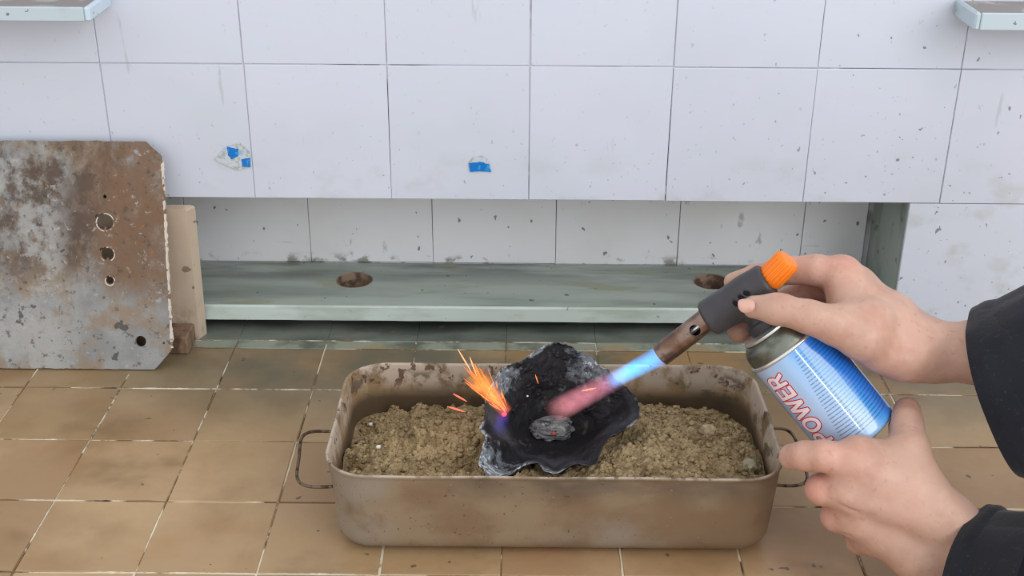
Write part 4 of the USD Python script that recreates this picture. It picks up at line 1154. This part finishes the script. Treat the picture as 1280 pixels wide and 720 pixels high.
def can_sd(p):
    d = sd_cylinder(p, ring_c, ring_c + AX * (CL + 0.001), CR + 0.0006, 0.003)
    d = np.minimum(d, sd_cylinder(p, ring_c - AX * 0.021, ring_c + AX * 0.01, 0.027))
    d = np.minimum(d, cone_sd(p, ring_c - AX * 0.012, ring_c, 0.0265, 0.0318))
    d = np.minimum(d, torch_sd(p) - 0.0004)
    d = np.minimum(d, sd_cylinder(p, kA, kB + kw * 0.002, 0.0115))
    return d


person = thing('person', 'person in a dark jacket holding the torch in both bare hands', 'person', at(1240, 560, Y=0.80) * np.array([1, 1, 0]))

# right hand (upper): thumb in front, fingers behind the torch
rw = [J(1168, 440, 0.862, 0.0215), J(1166, 438, 0.886, 0.0205)]
fo = [J(1225, 440, 0.850, 0.024), J(1222, 440, 0.876, 0.023)]
fo2 = [J(1300, 452, 0.835, 0.028), J(1300, 450, 0.862, 0.027)]
mcpI, mcpM, mcpR, mcpP = J(1052, 345, 0.893, 0.0138), J(1070, 357, 0.902, 0.0132), J(1084, 378, 0.908, 0.0125), J(1094, 402, 0.910, 0.0120)
thC = J(1078, 420, 0.842, 0.0165)
palm = [[rw[0], fo[0], fo2[0]], [rw[1], fo[1], fo2[1]], [rw[0], J(1108, 405, 0.866, 0.0190), mcpI], [rw[1], J(1115, 396, 0.884, 0.0175), mcpM], [rw[1], mcpR], [rw[1], mcpP], [mcpI, mcpM, mcpR, mcpP],
        [rw[0], J(1128, 440, 0.852, 0.0200), thC], [J(1098, 440, 0.846, 0.0155), J(1140, 447, 0.856, 0.0180)], [thC, J(1060, 380, 0.872, 0.0140), mcpI], [J(1090, 400, 0.850, 0.0165), J(1060, 402, 0.846, 0.0150)]]
thumb = [[thC, J(1045, 407, 0.840, 0.0150), J(1012, 396, 0.842, 0.0128)], [J(1012, 396, 0.842, 0.0128), J(978, 387, 0.8505, 0.0116), J(968, 386, 0.8525, 0.0114), J(942, 384, 0.8585, 0.0090)]]
idx = [[mcpI, J(1020, 338, 0.899, 0.0128), J(984, 338, 0.907, 0.0112)], [J(984, 338, 0.907, 0.0112), J(945, 345, 0.9125, 0.0096)], [J(945, 345, 0.9125, 0.0096), J(917, 353, 0.9130, 0.0082)]]
mdl = [[mcpM, J(1008, 363, 0.916, 0.0112)], [J(1008, 363, 0.916, 0.0112), J(962, 385, 0.917, 0.0100)], [J(962, 385, 0.917, 0.0100), J(924, 413, 0.9000, 0.0098)]]
rng_ = [[mcpR, J(1030, 400, 0.925, 0.0108)], [J(1030, 400, 0.925, 0.0108), J(988, 412, 0.922, 0.0095)], [J(988, 412, 0.922, 0.0095), J(964, 424, 0.915, 0.0086)]]
pky = [[mcpP, J(1054, 430, 0.924, 0.0095)], [J(1054, 430, 0.924, 0.0095), J(1020, 440, 0.921, 0.0085)], [J(1020, 440, 0.921, 0.0085), J(998, 447, 0.914, 0.0078)]]
gr = [(at(1027, 371, Y=0.868), at(1016, 356, Y=0.873), 0.0020, 0.005), (at(1031, 369, Y=0.858), at(1043, 378, Y=0.852), 0.0008, 0.003),
      (at(975, 370, Y=0.841), at(979, 405, Y=0.841), 0.0005, 0.003), (at(970, 370, Y=0.842), at(973, 400, Y=0.842), 0.0004, 0.002)]
nailc = at(931, 380, Y=0.848)
ti = [(at(924, 384, Y=0.855), 0.007, (206, 158, 140), 0.7), (at(1052, 330, Y=0.89), 0.016, (206, 140, 126), 0.6), (at(985, 325, Y=0.90), 0.014, (208, 146, 130), 0.5), (at(1110, 450, Y=0.84), 0.03, (196, 146, 128), 0.5),
      (at(924, 413, Y=0.90), 0.012, (128, 88, 84), 0.75), (at(1140, 400, Y=0.85), 0.03, (218, 174, 156), 0.5), (at(1000, 362, Y=0.90), 0.014, (200, 150, 134), 0.4), (at(1028, 370, Y=0.87), 0.006, (158, 92, 80), 0.7)]
hm, ht = build_hand([(palm, 0.014, 0.01), (thumb, 0.006, 0.010), (idx, 0.004, 0.005), (mdl, 0.004, 0.005), (rng_, 0.004, 0.005), (pky, 0.004, 0.005)], 0.0016, can_sd, gr, ti)
armR = obj('arm', hm, M_skin, person, smooth=True, prim={'tint': ht}, label='right hand with the thumb on the torch head and fingers behind it')

# left hand (lower): back of the hand towards the camera, cradling the base of the can
lw = [J(1153, 694, 0.772, 0.0185), J(1183, 652, 0.772, 0.0185)]
lf = [J(1200, 742, 0.752, 0.021), J(1238, 690, 0.750, 0.021)]
lf2 = [J(1290, 800, 0.715, 0.024), J(1330, 745, 0.712, 0.024)]
iM, mM, rM, pM = J(1066, 578, 0.786, 0.0138), J(1058, 612, 0.782, 0.0135), J(1068, 645, 0.785, 0.0130), J(1088, 670, 0.790, 0.0125)
tC = J(1150, 610, 0.783, 0.0165)
lpalm = [[lw[0], lf[0], lf2[0]], [lw[1], lf[1], lf2[1]], [lw[0], lf[1]], [lw[0], lw[1]], [lw[1], iM], [lw[1], mM], [lw[0], rM], [lw[0], pM], [iM, mM, rM, pM], [lw[1], tC], [tC, iM],
         [J(1110, 640, 0.786, 0.0170), J(1100, 600, 0.788, 0.0170)], [J(1120, 580, 0.796, 0.0135), J(1075, 566, 0.793, 0.0130)], [J(1130, 600, 0.790, 0.0160), J(1120, 575, 0.794, 0.0145)]]
lthumb = [[tC, J(1136, 562, 0.800, 0.0155)], [J(1136, 562, 0.800, 0.0155), J(1133, 535, 0.818, 0.0125), J(1133, 526, 0.824, 0.0122)], [J(1133, 526, 0.824, 0.0122), J(1134, 513, 0.835, 0.0105)]]
lidx = [[iM, J(1030, 570, 0.787, 0.0118)], [J(1030, 570, 0.787, 0.0118), J(1006, 570, 0.794, 0.0112)], [J(1006, 570, 0.794, 0.0112), J(990, 571, 0.804, 0.0102)]]
lmid = [[mM, J(1027, 612, 0.787, 0.0120)], [J(1027, 612, 0.787, 0.0120), J(1026, 608, 0.815, 0.0108)], [J(1026, 608, 0.815, 0.0108), J(1040, 598, 0.838, 0.0098)]]
lrng = [[rM, J(1045, 646, 0.790, 0.0114)], [J(1045, 646, 0.790, 0.0114), J(1044, 640, 0.818, 0.0102)], [J(1044, 640, 0.818, 0.0102), J(1056, 628, 0.840, 0.0094)]]
lpky = [[pM, J(1074, 676, 0.797, 0.0105)], [J(1074, 676, 0.797, 0.0105), J(1068, 664, 0.818, 0.0092)], [J(1068, 664, 0.818, 0.0092), J(1076, 650, 0.835, 0.0085)]]
lgr = [(at(1004, 590, Y=0.776), at(1030, 596, Y=0.768), 0.0012, 0.004), (at(1012, 623, Y=0.775), at(1045, 630, Y=0.766), 0.0014, 0.004), (at(1045, 630, Y=0.7665), at(1072, 640, Y=0.7665), 0.0008, 0.004),
       (at(1040, 668, Y=0.78), at(1062, 668, Y=0.773), 0.0010, 0.004), (at(1014, 575, Y=0.778), at(1013, 588, Y=0.780), 0.0006, 0.003)]
lti = [(at(985, 570, Y=0.79), 0.012, (206, 156, 138), 0.6), (at(1015, 612, Y=0.775), 0.016, (206, 138, 122), 0.7), (at(1032, 648, Y=0.78), 0.014, (204, 138, 122), 0.6), (at(1045, 566, Y=0.775), 0.02, (216, 158, 142), 0.5),
       (at(1130, 640, Y=0.765), 0.03, (222, 180, 164), 0.5), (at(1090, 690, Y=0.785), 0.02, (190, 134, 116), 0.6), (at(1133, 510, Y=0.83), 0.012, (200, 150, 134), 0.6)]
lm2, lt2 = build_hand([(lpalm, 0.014, 0.01), (lthumb, 0.006, 0.012), (lidx, 0.005, 0.006), (lmid, 0.005, 0.006), (lrng, 0.005, 0.006), (lpky, 0.005, 0.006)], 0.0016, can_sd, lgr, lti)
armL = obj('arm', lm2, M_skin, person, smooth=True, prim={'tint': lt2}, label='left hand cradling the base of the gas can')


def sleeve(name, stations, near_v, seed, label):
    """stations: (top point, bottom point, half depth); a cloth tube with a turned-in cuff"""
    n_s, m_ = 60, 96
    T = np.array([s[0] for s in stations]); Bm = np.array([s[1] for s in stations]); dp = np.array([s[2] for s in stations]); nv = np.array(near_v)
    tt = np.linspace(0, 1, len(stations)); t = np.linspace(0, 1, n_s)
    f = lambda A: CubicSpline(tt, A)(t) if len(tt) > 3 else np.stack([np.interp(t, tt, A[:, c]) for c in range(A.shape[1])], 1)
    T, Bm = f(T), f(Bm); dp = np.interp(t, tt, dp); nv = f(nv)
    C, U = (T + Bm) / 2, (T - Bm) / 2
    ph = np.arange(m_) * 2 * np.pi / m_
    V = []
    for i in range(n_s):
        W = nv[i] / np.linalg.norm(nv[i]) * dp[i]
        sq = lambda a: np.sign(a) * np.abs(a) ** 0.8
        V.append(C[i] + sq(np.cos(ph))[:, None] * U[i] + sq(np.sin(ph))[:, None] * W)
    V = np.array(V)
    out = (V - C[:, None]); out /= np.linalg.norm(out, axis=-1, keepdims=True)
    wr = meshkit.fbm(V * np.array([16, 16, 16]), 3, seed) - 0.5
    fo_ = 1 - np.abs(meshkit.fbm(V * np.array([26, 20, 20]) + 3, 2, seed + 3) * 2 - 1)
    cuff = np.clip(t * 6, 0.25, 1)[:, None]
    V = V + out * ((0.012 * wr + 0.007 * (fo_ - 0.7)) * cuff)[..., None]
    # hem seam: a slight swelling near the cuff
    hem = 0.0012 * np.exp(-((t - 0.05) / 0.025) ** 2)
    V = V + out * hem[:, None, None]
    d0 = V[3] - V[0]; d0 = d0 / np.linalg.norm(d0, axis=1, keepdims=True)
    inner = [V[0] + d0 * s_ - out[0] * o_ for s_, o_ in ((0.06, 0.004), (0.03, 0.0036), (0.010, 0.003), (0.0006, 0.0022), (-0.0005, 0.0010))]
    allv = np.concatenate([np.array(inner), V])
    last = allv[-1].mean(0)
    VV = np.vstack([allv.reshape(-1, 3), last])
    n = len(allv); F = grid_faces(n, m_, wrap=True)
    k = len(VV) - 1
    for j in range(m_): F.append((k, (n - 1) * m_ + j, (n - 1) * m_ + (j + 1) % m_))
    F = np.array(F)
    m = trimesh.Trimesh(VV, F, process=False)
    if ((V[:, :, :] * 0 + out) * meshkit.arrays(m, True)[2][5 * m_:-1].reshape(V.shape)).sum() < 0: m.invert()
    obj(name, m, M_cloth, person, smooth=True, label=label)


sleeve('sleeve', [(at(1210, 398, Y=0.852), at(1285, 577, Y=0.796), 0.062), (at(1285, 380, Y=0.845), at(1352, 612, Y=0.770), 0.064), (at(1370, 366, Y=0.840), at(1430, 640, Y=0.740), 0.060), (at(1640, 270, Y=0.79), at(1700, 640, Y=0.655), 0.070)],
       [(-0.020, -0.045, 0.0), (-0.015, -0.05, 0.0), (-0.012, -0.05, 0), (-0.01, -0.05, 0)], 3, 'dark jacket sleeve round the upper wrist')
sleeve('sleeve', [(at(1219, 641, Y=0.764), at(1206, 782, Y=0.728), 0.046), (at(1285, 660, Y=0.742), at(1280, 846, Y=0.690), 0.050), (at(1380, 690, Y=0.715), at(1380, 930, Y=0.645), 0.052), (at(1660, 740, Y=0.60), at(1700, 1080, Y=0.52), 0.062)],
       [(-0.034, -0.034, 0.0), (-0.034, -0.04, 0.0), (-0.030, -0.04, 0), (-0.03, -0.04, 0)], 9, 'dark jacket sleeve round the lower wrist')

# thumb nail of the upper hand
nc = at(933, 381, Y=0.8475); nx_, ny_ = RIGHT, UP
nm = trimesh.creation.icosphere(4, 1.0); v = np.array(nm.vertices)
ax_n = -FWD * 0.9 + UP * 0.35; ax_n /= np.linalg.norm(ax_n); ax_l = -RIGHT - UP * 0.05; ax_l -= ax_n * (ax_l @ ax_n); ax_l /= np.linalg.norm(ax_l); ax_w = np.cross(ax_n, ax_l)
sg = lambda a: np.sign(a) * np.abs(a) ** 0.8
nm.vertices = nc + (sg(v[:, :1]) * 0.0066) * ax_l + (sg(v[:, 1:2]) * 0.0058) * ax_w + (v[:, 2:] * 0.0016 - 0.0022 * v[:, 1:2] ** 2) * ax_n
M_nail = layered('nail', srgb(206, 164, 148), [dict(c=srgb(198, 152, 136), s=120, lo=0.4, hi=0.7)], rough=0.3)
obj('thumbnail', nm, M_nail, armR, smooth=True, label='pale thumbnail')
